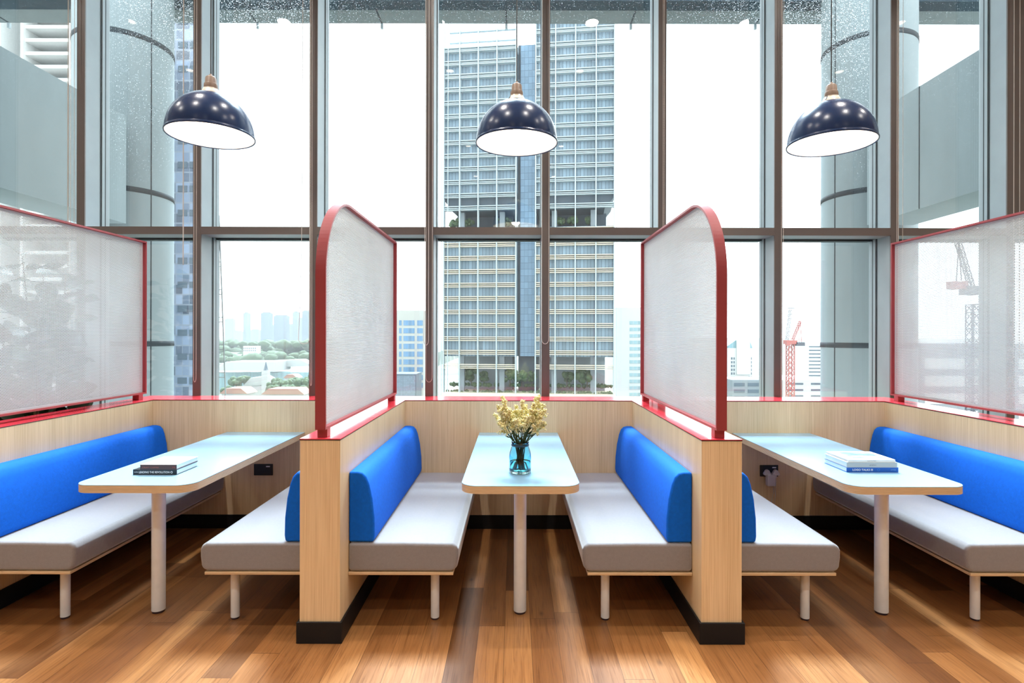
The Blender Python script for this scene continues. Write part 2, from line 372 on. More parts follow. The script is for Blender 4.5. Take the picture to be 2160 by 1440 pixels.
# ------------------------------------------------------------------ ceiling lights
cl0 = None
for iy, yy in enumerate((3.58, 2.4, 1.3, -0.6, -2.6)):
    for ix in range(6):
        xx = -4.3 + ix * 1.72 + (0.0 if iy % 2 == 0 else 0.0)
        lab = 'small round recessed downlight in the white ceiling'
        if cl0 is None:
            cl0 = thing('ceiling_light', lab, 'ceiling light', (xx, yy, RH), group='recessed ceiling downlights')
            MB().lathe([(0.050, 0), (0.066, 0.0), (0.066, -0.008), (0.055, -0.012), (0.050, -0.008), (0.050, 0)], (xx, yy, RH)).build('trim_ring', M['white_metal'], cl0, smooth=True)
            MB().cyl((xx, yy, RH - 0.006), (xx, yy, RH - 0.001), 0.049, n=24).build('diffuser', M['lampglow'], cl0)
            L = bpy.data.lights.new('downlight_beam', 'AREA'); L.shape = 'DISK'; L.size = 0.14; L.energy = DOWNLIGHT_W; L.color = WARM; L.spread = math.radians(130)
            lo = bpy.data.objects.new('downlight_beam', L); C.objects.link(lo); lo.parent = cl0; lo.location = (0, 0, -0.014)
        else: dup(cl0, (xx, yy, RH))

# added unseen strip light; its baffle cuts a straight light edge on the floor
lf = thing('added_linear_light', 'long added linear ceiling light, out of view, lighting the aisle floor before the booths', 'ceiling light', (0.2, 1.35, RH))
MB().box(-4.6, 5.0, 1.25, 1.45, RH - 0.03, RH).build('housing', M['white_metal'], lf)
MB().box(-4.6, 5.0, 1.45, 1.462, RH - 0.39, RH).build('baffle', M['white_metal'], lf)
MB().box(-4.6, 5.0, 1.24, 1.252, RH - 0.05, RH).build('baffle', M['white_metal'], lf)
L = bpy.data.lights.new('added_linear_tube', 'AREA'); L.shape = 'RECTANGLE'; L.size = 9.4; L.size_y = 0.015; L.energy = STRIP_W; L.color = (1.0, 0.80, 0.58)
lo = bpy.data.objects.new('added_linear_tube', L); C.objects.link(lo); lo.parent = lf; lo.location = (0, 0.0, -0.035)

# ------------------------------------------------------------------ booth walls
PER = 1.9565; WT = 0.197; WC = [-0.945 - PER, -0.945, -0.945 + PER, -0.945 + 2 * PER]
Y0, YB, YM, WH = 2.77, 4.41, 4.695, 0.985
BL = [WC[i] + WT / 2 for i in range(3)]; BR = [WC[i + 1] - WT / 2 for i in range(3)]   # inner faces of the three booths
def partition(i, label):
    c = WC[i]; h = WT / 2
    t = thing('booth_partition', label, 'booth partition', (c, Y0, 0), group='low wooden walls between the booths')
    MB().box(c - h, c + h, Y0, YB, 0.0, WH).build('veneer_body', M['veneer'], t, bevel=0.002, seg=1)
    MB().box(c - h - 0.001, c + h + 0.001, Y0 - 0.001, YB - 0.0005, WH, WH + 0.004).build('edge_band', M['seam'], t)
    # cap top is mitred against the cap of the window-side wall
    MB().box(c - h - 0.001, c + h + 0.001, Y0 - 0.001, YB - 0.0005, WH + 0.004, WH + 0.008).build('red_cap', M['red_cap'], t)
    b = MB(); b.box(c - h - 0.012, c + h + 0.012, Y0 - 0.012, Y0 - 0.001, 0, 0.104)
    b.box(c - h - 0.012, c - h - 0.0005, Y0 - 0.001, YB - 0.013, 0, 0.104); b.box(c + h + 0.0005, c + h + 0.012, Y0 - 0.001, YB - 0.013, 0, 0.104)
    b.build('skirting', M['black'], t, bevel=0.002, seg=1)
    return t
partition(0, 'pale oak booth wall at the far left, beside the leafy plant, red-topped')
partition(1, 'pale oak booth wall between the left table and the flower table, red-topped')
partition(2, 'pale oak booth wall between the flower table and the right table, red-topped')
partition(3, 'pale oak booth wall at the far right behind the bench by the blue book, red-topped')
bw = thing('window_side_panel', 'long low oak veneer wall with red top running under the window behind all tables', 'low wall', (0, YB, 0))
xa, xb = WC[0] - WT / 2, WC[3] + WT / 2
MB().box(xa, xb, YB, YM, 0, WH).build('veneer_body', M['veneer'], bw)
MB().box(xa, xb, YB, YM, WH, WH + 0.004).build('edge_band', M['seam'], bw)
MB().box(xa, xb, YB, YM, WH + 0.004, WH + 0.008).build('red_cap', M['red_cap'], bw)
for i in range(3): MB().box(BL[i] + 0.0125, BR[i] - 0.0125, YB - 0.012, YB - 0.0005, 0, 0.104).build('skirting', M['black'], bw)

# ------------------------------------------------------------------ perforated screens
def screen_outline(off):          # (y, z) outline of the frame inset by off
    ya, yb, z0, z1, R = 2.772 + off, 4.452 - off, 1.035 + off, 2.222 - off, 0.43 - off
    pts = [(ya, z0)] + [(ya + R - R * math.cos(t), z1 - R + R * math.sin(t)) for t in [PI / 2 * i / 28 for i in range(29)]] + [(yb, z1), (yb, z0)]
    return pts
def screen(i, label, proto=[None]):
    c = WC[i]
    if proto[0] is not None:
        return dup(proto[0], (c, Y0, WH + 0.008), label)
    t = thing('privacy_screen', label, 'screen', (c, Y0, WH + 0.008), group='white perforated screens standing on the booth walls')
    o, n_ = screen_outline(0), screen_outline(0.012); k = len(o); hw = 0.0255
    m = MB(); vs = [(c - hw, *p) for p in o] + [(c - hw, *p) for p in n_] + [(c + hw, *p) for p in o] + [(c + hw, *p) for p in n_]
    fs = []
    for a in range(k):
        b = (a + 1) % k
        fs += [(a, b, k + b, k + a), (2*k + b, 2*k + a, 3*k + a, 3*k + b), (b, a, 2*k + a, 2*k + b), (k + a, k + b, 3*k + b, 3*k + a)]
    m.add(vs, fs); m.build('frame', M['red'], t)
    # sheet of hexagonally packed holes, real openings
    p = 0.0094; rh = p * 0.866; r_out = p / math.sqrt(3); r_in = p * 0.345; TH = 0.0008
    edge = screen_outline(0.020); zt = 2.222 - 0.020
    def inside(y, z):
        if not (2.795 < y < 4.43 and 1.058 < z < 2.20): return False
        if y < 3.202 and z > 1.792: return math.hypot(y - 3.202, z - 1.792) < 0.405
        return True
    vid = {}; vs = []; fs = []
    def V(y, z):
        key = (round(y * 2e4), round(z * 2e4))
        for dk in ((0,0),(1,0),(-1,0),(0,1),(0,-1),(1,1),(-1,-1),(1,-1),(-1,1)):
            q = (key[0] + dk[0], key[1] + dk[1])
            if q in vid: return vid[q]
        vid[key] = len(vs); vs.append((c + TH, y, z)); vs.append((c - TH, y, z)); return vid[key]
    cs = [(math.cos(PI / 6 + PI / 3 * q), math.sin(PI / 6 + PI / 3 * q)) for q in range(6)]
    row = 0; z = 1.05
    while z < 2.21:
        y = 2.78 + (p / 2 if row % 2 else 0)
        while y < 4.45:
            if inside(y, z):
                out = [V(y + r_out * a, z + r_out * b) for a, b in cs]
                n0 = len(vs); vs.extend((c + TH, y + r_in * a, z + r_in * b) for a, b in cs); vs.extend((c - TH, y + r_in * a, z + r_in * b) for a, b in cs)
                for q in range(6):
                    r = (q + 1) % 6
                    fs.append((out[q], out[r], n0 + r, n0 + q)); fs.append((out[r] + 1, out[q] + 1, n0 + 6 + q, n0 + 6 + r)); fs.append((n0 + q, n0 + r, n0 + 6 + r, n0 + 6 + q))
            y += p
        z += rh; row += 1
    m = MB(); m.v = vs; m.f = fs; m.m = [0] * len(fs)
    # plain margin between holes and frame
    o1, o2 = screen_outline(0.010), screen_outline(0.027); k = len(o1)
    m.add([(c, *q) for q in o1] + [(c, *q) for q in o2], [(a, (a+1) % k, k + (a+1) % k, k + a) for a in range(k)])
    m.build('perforated_sheet', M['mesh'], t)
    for yf in (2.80, 4.36): MB().box(c - 0.025, c + 0.025, yf, yf + 0.05, WH + 0.008, 1.0355).build('foot', M['red'], t, bevel=0.002, seg=1)
    proto[0] = t; return t
screen(0, 'white perforated screen in red frame at far left, plant showing through it')
screen(1, 'white perforated screen in red frame between the left table and the flower table')
screen(2, 'white perforated screen in red frame between the flower table and the right table')
screen(3, 'white perforated screen in red frame at far right, crane showing faintly through it')

# ------------------------------------------------------------------ benches
def bench_proto():
    t = thing('booth_bench', 'x', 'bench', (0, 0, 0), group='booth benches with blue backs')
    y0, y1 = -0.75, 0.75
    MB().prism([(0.001, .289), (.520, .289), (.545, .296), (.556, .315), (.562, .36), (.562, .400), (.552, .424), (.530, .433), (.30, .437), (0.001, .436)], y0, y1).build('seat_cushion', M['grey_fabric'], t, bevel=0.018, seg=4, local=True)
    MB().prism([(0.001, .438), (.128, .438), (.133, .47), (.131, .56), (.120, .66), (.104, .735), (.090, .772), (.070, .792), (.045, .798), (0.001, .798)], y0 + 0.005, y1 - 0.005).build('back_cushion', M['blue_fabric'], t, bevel=0.012, seg=4, local=True)
    MB().box(0.001, .537, y0, y1, .272, .288).build('plywood_base', M['ply'], t, local=True, bevel=0.002, seg=1)
    for y in (-0.645,):
        l = MB().cyl((.430, y, 0.010), (.430, y, .272), .0225, n=28).build('leg', M['white_metal'], t, smooth=True, local=True)
        l.modifiers.new('split', 'EDGE_SPLIT')
        MB().cyl((.430, y, 0), (.430, y, .010), .0195, n=24).build('foot_pad', M['seam'], l, local=True)
    return t
bp = bench_proto(); YC = 3.655
spec = [(BL[0], 0, 'blue-backed grey bench along the far-left wall, seen whole across the books on the left table'),
        (BR[0], PI, 'blue-backed grey bench right of the left table, mostly hidden by the booth wall'),
        (BL[1], 0, 'blue-backed grey bench left of the flower table'),
        (BR[1], PI, 'blue-backed grey bench right of the flower table'),
        (BL[2], 0, 'blue-backed grey bench left of the right table, beneath the white plugs, partly hidden'),
        (BR[2], PI, 'blue-backed grey bench along the far-right wall, behind the blue book')]
for i, (x, rz, lab) in enumerate(spec):
    if i == 0: bp.location = (x, YC, 0); bp['label'] = lab
    else:
        b_ = dup(bp, (x, YC, 0), lab)
        if rz: b_.scale = (-1, 1, 1)          # mirrored so its leg stays at the aisle end

# ------------------------------------------------------------------ tables
TC = [(BL[i] + BR[i]) / 2 for i in range(3)]
def table_proto():
    t = thing('booth_table', 'x', 'table', (0, 0, 0), group='booth tables')
    R = 0.085; w2 = 0.302; ya, yb = 2.85, YB - 0.001
    poly = [(w2, yb), (-w2, yb)] + [(-w2 + R - R * math.cos(a), ya + R - R * math.sin(a)) for a in [PI/2*i/14 for i in range(15)]] + [(w2 - R + R * math.sin(a), ya + R - R * math.cos(a)) for a in [PI/2*i/14 for i in range(15)]]
    MB().prism(poly, 0.703, 0.7405, 'z').build('plywood_top', M['ply'], t, local=True)
    s = MB().prism(poly, 0.7405, 0.743, 'z').build('laminate_surface', M['laminate'], t, local=True)
    l = MB().cyl((0, 3.08, 0.012), (0, 3.08, .703), .034, n=40).build('leg', M['white_metal'], t, smooth=True, local=True); l.modifiers.new('split', 'EDGE_SPLIT')
    MB().cyl((0, 3.08, 0), (0, 3.08, .012), .030, n=32).build('foot_pad', M['seam'], l, local=True)
    return t
tp = table_proto()
tl = ['long booth table with pale blue top carrying the stack of black and brown books', 'booth table with pale blue top carrying the glass vase of flowers', 'long booth table with pale blue top carrying the white, grey and blue books']
for i in range(3):
    if i == 0: tp.location = (TC[0], 0, 0); tp['label'] = tl[0]
    else: dup(tp, (TC[i], 0, 0), tl[i])
TT = 0.743

# ------------------------------------------------------------------ lettering
def text(name, s, mat, parent, loc, h, w=None, rot=(PI / 2, 0, 0), bold=0.0):
    cu = bpy.data.curves.new(name, 'FONT'); cu.body = s; cu.size = 1; cu.extrude = 0.0; cu.offset = bold; cu.align_x = 'LEFT'; cu.resolution_u = 3
    o = bpy.data.objects.new(name, cu); C.objects.link(o); bpy.context.view_layer.update()
    me = bpy.data.meshes.new_from_object(o.evaluated_get(bpy.context.evaluated_depsgraph_get())); bpy.data.objects.remove(o)
    xs = [v.co.x for v in me.vertices]; ys = [v.co.y for v in me.vertices]
    sx0, sy0 = min(xs), min(ys); kx = h / (max(ys) - sy0); 
    ww = w if w else (max(xs) - sx0) * kx
    for v in me.vertices: v.co = Vector(((v.co.x - sx0) / (max(xs) - sx0) * ww, (v.co.y - sy0) * kx, 0))
    me.materials.clear(); me.materials.append(mat)
    e = bpy.data.objects.new(name, me); C.objects.link(e); e.parent = parent
    e.location = Vector(loc) - wloc(parent); e.rotation_euler = rot
    return e

# ------------------------------------------------------------------ books
def book(name, label, x0, x1, y0, y1, z0, z1, cover, cover_top=None, group=None, spine_front=True):
    t = thing(name, label, 'book', ((x0+x1)/2, (y0+y1)/2, z0), group=group)
    th = 0.0022
    m = MB(); m.mat(0).box(x0, x1, y0, y0 + 0.003, z0, z1); m.mat(0).box(x0, x1, y0 + 0.003, y1, z0, z0 + th); m.mat(1).box(x0, x1, y0 + 0.003, y1, z1 - th, z1)
    m.build('cover', [cover, cover_top or cover], t)
    MB().box(x0 + 0.003, x1 - 0.003, y0 + 0.003, y1 - 0.003, z0 + th, z1 - th).build('page_block', M['paper'], t)
    return t
K = lambda *c: basic('cover_%d_%d_%d' % c, lin(*c), 0.35, var=0.03)
gl = 'books on the left table'; gr = 'books on the right table'
b1 = book('book', 'black hardback with white title letters on the spine, bottom of the left stack', -2.050, -1.815, 3.060, 3.262, TT, TT + .0285, K(16, 20, 24), group=gl)
text('spine_lettering', 'LEADING THE REVOLUTION', M['white_paint'], b1, (-2.018, 3.0595, TT + .0085), .0118, .165, bold=0.02)
text('author_lettering', 'HAMEL', M['white_paint'], b1, (-2.043, 3.0595, TT + .012), .0055, .021)
MB().lathe([(0.0035, 0), (0.0062, 0)], n=20).build('emblem', M['white_paint'], b1)
e = [o for o in b1.children if o.name.startswith('emblem')][0]; e.location = Vector((-1.842, 3.0594, TT + .0142)) - wloc(b1); e.rotation_euler = (PI/2, 0, 0)
for v in e.data.vertices: v.co += wloc(b1)
b2 = book('book', 'dark brown book with a white cover, lying on the black hardback', -2.010, -1.815, 3.058, 3.268, TT + .0285, TT + .055, K(74, 46, 40), K(238, 240, 240), group=gl)
text('spine_lettering', 'CRAFT COFFEE', basic('rust_print', lin(168, 92, 74), 0.6), b2, (-1.998, 3.0575, TT + .037), .0072, .088)
text('spine_mark', 'M', basic('red_print', lin(170, 60, 50), 0.6), b2, (-1.835, 3.0575, TT + .036), .009, .012)
b3 = book('book', 'blue hardback with white title letters, bottom of the right stack', 1.842, 2.128, 3.150, 3.378, TT, TT + .0275, K(10, 84, 172), group=gr)
text('spine_lettering', 'LOGO TALKS III', M['white_paint'], b3, (1.874, 3.1495, TT + .0085), .0115, .112, bold=0.025)
text('publisher_lettering', 'LOFTWORK', basic('pale_blue_print', lin(130, 180, 225), 0.6), b3, (2.086, 3.1495, TT + .011), .006, .028)
MB().lathe([(0.0055, 0), (0.0075, 0)], n=24).build('emblem', basic('mid_blue_print', lin(60, 130, 205), 0.6), b3)
e = [o for o in b3.children if o.name.startswith('emblem')][0]; e.location = Vector((2.018, 3.1494, TT + .0145)) - wloc(b3); e.rotation_euler = (PI/2, 0, 0)
for v in e.data.vertices: v.co += wloc(b3)
b4 = book('book', 'grey book in the middle of the right stack, on the blue hardback', 1.842, 2.120, 3.148, 3.374, TT + .0275, TT + .056, K(176, 174, 168), K(214, 214, 208), group=gr)
text('spine_lettering', 'graphics', M['seam'], b4, (1.967, 3.1475, TT + .037), .007, .036)
MB().box(2.1155, 2.1205, 3.1485, 3.3735, TT + .028, TT + .0555).build('page_edge', K(92, 40, 44), b4)
b5 = book('book', 'thin white magazine with a blue-grey cover picture, top of the right stack', 1.850, 2.112, 3.152, 3.374, TT + .056, TT + .070, K(226, 226, 218), K(240, 238, 230), group=gr)
ct = NT('cover_photo'); nz = ct.noise(ct.coord((6, 14, 1)), 1.0, 4); ct.color(ct.ramp(nz, [(0.3, lin(70, 100, 130)), (0.5, lin(140, 170, 196)), (0.7, lin(206, 220, 230))])); ct.b.inputs['Roughness'].default_value = 0.2
MB().box(1.905, 2.080, 3.195, 3.350, TT + .070, TT + .0704).build('cover_picture', ct.m, b5)
text('title_lettering', 'ILLUSTRATION', M['seam'], b5, (1.958, 3.1515, TT + .0605), .0045, .046)

# ------------------------------------------------------------------ vase and flowers
vx, vy = TC[1], 3.135
gt = NT('blue_vase_glass'); gt.color((0.46, 0.77, 0.80)); gt.b.inputs['Roughness'].default_value = 0.02; gt.b.inputs['Transmission Weight'].default_value = 1.0; gt.b.inputs['IOR'].default_value = 1.45
vs_ = thing('glass_vase', 'clear blue glass jar vase holding the flowers on the middle table', 'vase', (vx, vy, TT))
prof = [(0.0, .0), (.056, .0), (.0605, .006), (.0615, .03), (.0615, .085), (.058, .112), (.050, .135), (.0455, .146), (.0455, .158), (.0485, .166), (.0485, .170), (.0450, .170), (.0425, .160), (.0425, .147), (.047, .133), (.0545, .110), (.0580, .085), (.0580, .03), (.056, .012), (0.0, .010)]
MB().lathe(prof, (vx, vy, TT)).build('glass_body', gt.m, vs_, smooth=True)
wt = NT('vase_water'); wt.color((0.50, 0.84, 0.88)); wt.b.inputs['Roughness'].default_value = 0.0; wt.b.inputs['Transmission Weight'].default_value = 1.0; wt.b.inputs['IOR'].default_value = 1.33
MB().lathe([(0.0, .0105), (.0555, .0125), (.0575, .03), (.0575, .062), (0, .062)], (vx, vy, TT)).build('water', wt.m, vs_, smooth=True)
MB().lathe([(.0462, .146), (.0485, .148), (.0485, .156), (.0462, .158)], (vx, vy, TT)).build('neck_band', basic('dark_teal_band', lin(28, 60, 74), 0.4), vs_, smooth=True)
stem_m = basic('green_stem', lin(70, 84, 44), 0.6); flo = NT('cream_statice_petals'); nf = flo.noise(flo.coord(), 160, 2)
flo.color(flo.ramp(nf, [(0.3, lin(168, 158, 84)), (0.5, lin(222, 208, 146)), (0.72, lin(246, 238, 205))])); flo.b.inputs['Roughness'].default_value = 0.8
tips = [(-.135, .05, .295), (-.118, .0, .345), (-.085, -.02, .375), (-.095, .03, .385), (-.06, -.04, .330), (-.11, -.05, .265), (-.02, .03, .340), (.012, -.01, .372), (.03, .04, .345), (.072, -.03, .360), (.085, .02, .388), (.100, .0, .395), (.125, .03, .345), (.128, -.04, .330), (.105, -.06, .275), (.125, -.02, .255), (.04, -.07, .300), (-.02, -.07, .285), (.055, -.05, .335), (-.045, .05, .31), (.075, .05, .30)]
for i, (dx, dy, dz) in enumerate(tips):
    sp = thing('flower_sprig', 'cream statice sprig with tiny clustered blossoms in the blue glass vase', 'flower', (vx + dx*.15, vy + dy*.15, TT + .016), group='flower sprigs in the vase')
    a = Vector((vx - dx * .10 + random.uniform(-.03, .03), vy - dy * .2 + random.uniform(-.025, .025), TT + .018)); nk = Vector((vx + dx * .22, vy + dy * .25, TT + .160)); tip = Vector((vx + dx, vy + dy, TT + dz))
    mid = nk.lerp(tip, .5) + Vector((dx * .10, dy * .1, .015))
    pts = [a, a.lerp(nk, .5), nk, nk.lerp(mid, .6), mid, mid.lerp(tip, .6), tip]
    MB().tube(pts, [.0034, .0034, .0032, .0026, .0022, .0018, .001], 6).build('stem', stem_m, sp, smooth=True)
    m = MB()
    ax = tip - mid
    for br in range(5):
        s0 = mid.lerp(tip, (-.25, .10, .35, .6, .8)[br]); d = Vector((random.uniform(-1, 1) + dx * 4, random.uniform(-1, 1), random.uniform(-.1, .9))).normalized()
        e0 = s0 + (ax * .40 if br == 4 else d * random.uniform(.026, .048))
        for q in range(10):
            u = q / 9; pp = s0.lerp(e0, u) + Vector((0, 0, .010 * math.sin(PI * u)))
            for _ in range(5):
                m.ball(pp + Vector((random.gauss(0, .0050), random.gauss(0, .0050), random.gauss(.003, .0042))), random.uniform(.0028, .0054), 1, .25)
    m.build('blossoms', flo.m, sp)
    m = MB()
    for q in range(5):
        s0 = nk.lerp(mid, random.uniform(.1, 1.0)); d = Vector((random.uniform(-1, 1), random.uniform(-1, 1), random.uniform(.3, 1.2))).normalized(); e0 = d.orthogonal().normalized()
        L_ = random.uniform(.025, .045); m.add([s0, s0 + d * L_ * .5 + e0 * .005, s0 + d * L_, s0 + d * L_ * .5 - e0 * .005], [(0, 1, 2, 3)])
    m.build('leaves', stem_m, sp)

# ------------------------------------------------------------------ pendant lamps
def lamp_proto():
    t = thing('pendant_lamp', 'x', 'pendant lamp', (0, 0, 0), group='navy dome pendant lamps over the tables')
    R, H = .255, .262
    out = [(R * math.sin(a) ** .96, H * math.cos(a)) for a in [PI/2 - (PI/2 - .2) * i / 30 for i in range(31)]]
    out = [(R - .002, -.004), (R - .001, -.008), (R + .004, -.008), (R + .005, .0), (R + .001, .004)] + out
    inn = [(max(r - .004, .0), z - .004) for r, z in reversed(out[5:])] + [(R - .002, -.004)]
    m = MB(); m.mat(0).lathe(out, n=96); m.mat(1).lathe(inn, n=96)
    m.build('shade', [M['navy'], M['shade_in']], t, smooth=True, local=True)
    top = H * math.cos(.2)
    cl = NT('clear_lamp_neck'); cl.color((1, .93, .82)); cl.b.inputs['Roughness'].default_value = .25; cl.b.inputs['Transmission Weight'].default_value = .8
    MB().lathe([(.066, top - .004), (.054, top + .012), (.044, top + .032), (.042, top + .036)]).build('neck', cl.m, t, smooth=True, local=True)
    MB().lathe([(.0, top + .030), (.041, top + .030), (.041, top + .036), (.039, top + .062), (.036, top + .068), (.034, top + .072), (.031, top + .105), (.022, top + .114), (.008, top + .117), (.008, top + .128), (.0, top + .129)]).build('lampholder', M['socket_wood'], t, smooth=True, local=True)
    MB().tube([(-.036, -.02, top + .034), (-.048, -.03, top + .012), (-.060, -.035, top + .002)], .0025, 6).build('wire_clip', M['cord'], t, local=True)
    MB().cyl((0, 0, top + .128), (0, 0, 2.3), .0035, n=8).build('cord', M['cord'], t, local=True)
    MB().lathe([(0, .085), (.030, .090), (.045, .115), (.045, .140), (.030, .175), (.018, .200), (.016, .250), (0, .252)], n=32).build('bulb', M['bulb'], t, smooth=True, local=True)
    L = bpy.data.lights.new('bulb_light', 'POINT'); L.energy = PENDANT_W; L.color = (1.0, .86, .68); L.shadow_soft_size = .05
    lo = bpy.data.objects.new('bulb_light', L); C.objects.link(lo); lo.parent = t; lo.location = (0, 0, .055)
    return t
lp = lamp_proto()
for i, (x, z, lab) in enumerate(((-1.922, 2.757, 'navy dome pendant lamp over the left table with the books'), (.012, 2.714, 'navy dome pendant lamp over the flower table, in front of the tower'), (2.000, 2.714, 'navy dome pendant lamp over the right table, in front of the concrete column'))):
    if i == 0: lp.location = (x, 3.596, z); lp['label'] = lab
    else: dup(lp, (x, 3.596, z), lab)

# ------------------------------------------------------------------ sockets
def socket(x0, x1, label, plugs):
    t = thing('power_socket', label, 'power socket', ((x0+x1)/2, YB, .453))
    MB().box(x0, x1, YB - .010, YB - .0005, .409, .497).build('socket_plate', M['black_plastic'], t, bevel=.003)
    MB().box(x0 + .012, x1 - .012, YB - .0112, YB - .010, .417, .489).build('socket_face', M['gasket'], t)
    xx = x0 + (x1 - x0) * .66
    MB().box(xx, xx + .030, YB - .0120, YB - .0113, .474, .483).build('label_mark', M['white_paint'], t)
    return t
socket(-2.014, -1.868, 'black double power socket on the oak wall under the left table, empty', False)
socket(1.903, 2.044, 'black double power socket under the right table with white plugs in it', True)
def plug(cx, adapter, label):
    t = thing('power_plug', label, 'plug', (cx, YB - .03, .44), group='white plugs in the right socket')
    poly = [(-.026, -.018), (.026, -.018), (.029, -.006), (.012, .022), (0, .027), (-.012, .022), (-.029, -.006)]
    MB().prism([(cx + a, .441 + b) for a, b in poly], YB - .042, YB - .0115).build('plug_body', M['plug'], t, bevel=.005, seg=2)
    if adapter:
        MB().box(cx - .010, cx + .052, YB - .062, YB - .016, .345, .432).build('adapter', M['plug'], t, bevel=.006, seg=3)
        p0 = Vector((cx + .045, YB - .04, .345)); pts = [p0, p0 + Vector((.000, 0, -.05)), p0 + Vector((-.012, .01, -.12)), p0 + Vector((-.02, .02, -.24)), p0 + Vector((-.02, .02, -.335))]
    else:
        MB().cyl((cx, YB - .03, .425), (cx, YB - .03, .404), .007, n=12).build('cable_grip', M['plug'], t)
        p0 = Vector((cx, YB - .03, .405)); pts = [p0, p0 + Vector((.002, 0, -.05)), p0 + Vector((-.004, .0, -.14)), p0 + Vector((-.012, 0, -.26)), p0 + Vector((-.012, 0, -.395))]
    MB().tube(pts, .0022, 6).build('cable', M['plug'], t, smooth=True)
plug(1.950, True, 'white plug with a boxy adapter, left of the two in the socket')
plug(2.015, False, 'white plain plug beside the boxy adapter in the socket')

# ------------------------------------------------------------------ blind chains and cords
def chain(name, label, x, y, pix_bottom, gap=.02, beads=True, side=0.0, mat=None, bulge=0):
    zb = CAMZ + (CY - pix_bottom) * y / F
    pts = []
    for i in range(26): u = i / 25; pts.append((x - gap / 2 - bulge * (u ** 6) * (1 if side <= 0 else 0), y, RH + (zb + .04 - RH) * u))
    for i in range(1, 10): a = PI * i / 10; pts.append((x - gap / 2 * math.cos(a) - bulge * (.5 + .5 * math.cos(a)), y, zb + .04 - .04 * math.sin(a)))
    for i in range(26): u = 1 - i / 25; pts.append((x + gap / 2, y, RH + (zb + .04 - RH) * u))
    m = MB()
    if beads:
        acc = 0; step = .0085
        for a, b in zip(pts[:-1], pts[1:]):
            a = Vector(a); b = Vector(b); ln = (b - a).length; s = step - acc
            while s <= ln: m.ball(a.lerp(b, s / ln), .0031, 1); s += step
            acc = (ln - (s - step))
        m.tube(pts, .0009, 4)
    else: m.tube(pts, .0023, 6)
    o = m.build(name, mat or (M['chain'] if beads else M['cordwhite']), None, smooth=True)
    return tag(o, label, 'blind cord', 'pull chains and cords hanging from the blinds')
YCH = 4.66
xw = lambda p: (p - CX) * YCH / F
for pxx, bot, gap, beads, bul, lab in (
    (152, 900, .030, True, 0, 'beaded blind chain by the window post behind the far-left screen'),
    (143, 900, .008, False, 0, 'thin blind cord beside the post behind the far-left screen'),
    (411, 807, .020, True, 0, 'beaded blind chain on the post below the left pendant lamp'),
    (386, 560, .004, False, 0, 'thin blind cord in front of the left concrete column'),
    (656, 814, .012, True, 0, 'beaded blind chain on the post left of the left red-framed screen'),
    (645, 726, .060, False, .03, 'looped pale blind cord bowing out beside the red-framed screen'),
    (905, 806, .052, True, 0, 'long beaded blind chain on the post left of the tower'),
    (900, 728, .030, False, .008, 'looped pale blind cord on the post left of the tower'),
    (1150, 725, .058, False, 0, 'looped pale blind cord on the post in front of the tower'),
    (1399, 690, .010, True, 0, 'beaded blind chain on the post at the right edge of the tower'),
    (1650, 880, .016, True, 0, 'beaded blind chain right beside the post next to the red crane'),
    (1899, 905, .036, True, 0, 'beaded blind chain by the post at the far-right screen'),
    (1893, 720, .012, False, 0, 'thin blind cord by the post at the far-right screen'),
    (2144, 760, .048, False, 0, 'pair of pale blind cords in front of the brown roller blind')):
    chain('blind_chain' if beads else 'blind_loop', lab, xw(pxx), YCH, bot, gap, beads, 0, None, bul)

# ------------------------------------------------------------------ potted plant behind the far-left wall
pl = thing('potted_plant', 'tall leafy potted plant behind the far-left perforated screen', 'plant', (-3.37, 4.05, 0))
MB().lathe([(0, 0), (.15, 0), (.19, .36), (.20, .38), (.18, .38), (.17, .34), (0, .33)], (-3.37, 4.05, 0)).build('pot', basic('grey_plant_pot', lin(120, 118, 114), .6), pl, smooth=True)
MB().lathe([(0, .335), (.168, .335)], (-3.37, 4.05, 0.001)).build('soil', basic('dark_soil', (.03, .022, .016), .9), pl)
lt = NT('dark_green_leaf'); ln_ = lt.noise(lt.coord(), 9, 3); lt.color(lt.ramp(ln_, [(.3, lin(20, 42, 27)), (.7, lin(44, 70, 44))])); lt.b.inputs['Roughness'].default_value = .45
tm = MB(); lm = MB(); rnd = random.Random(11)
def leaf(m, base, d, up, L, W):
    d = d.normalized(); s = d.cross(up).normalized(); n = s.cross(d)
    vs = []; N = 7
    for i in range(N + 1):
        u = i / N; wv = W * math.sin(PI * min(1, u * .93 + .05)) ** .75; c = base + d * (L * u) - n * (.18 * L * u * u)
        vs += [c - s * wv + n * wv * .25, c, c + s * wv + n * wv * .25]
    fs = []
    for i in range(N): a = 3 * i; fs += [(a, a+1, a+4, a+3), (a+1, a+2, a+5, a+4)]
    m.add(vs, fs)
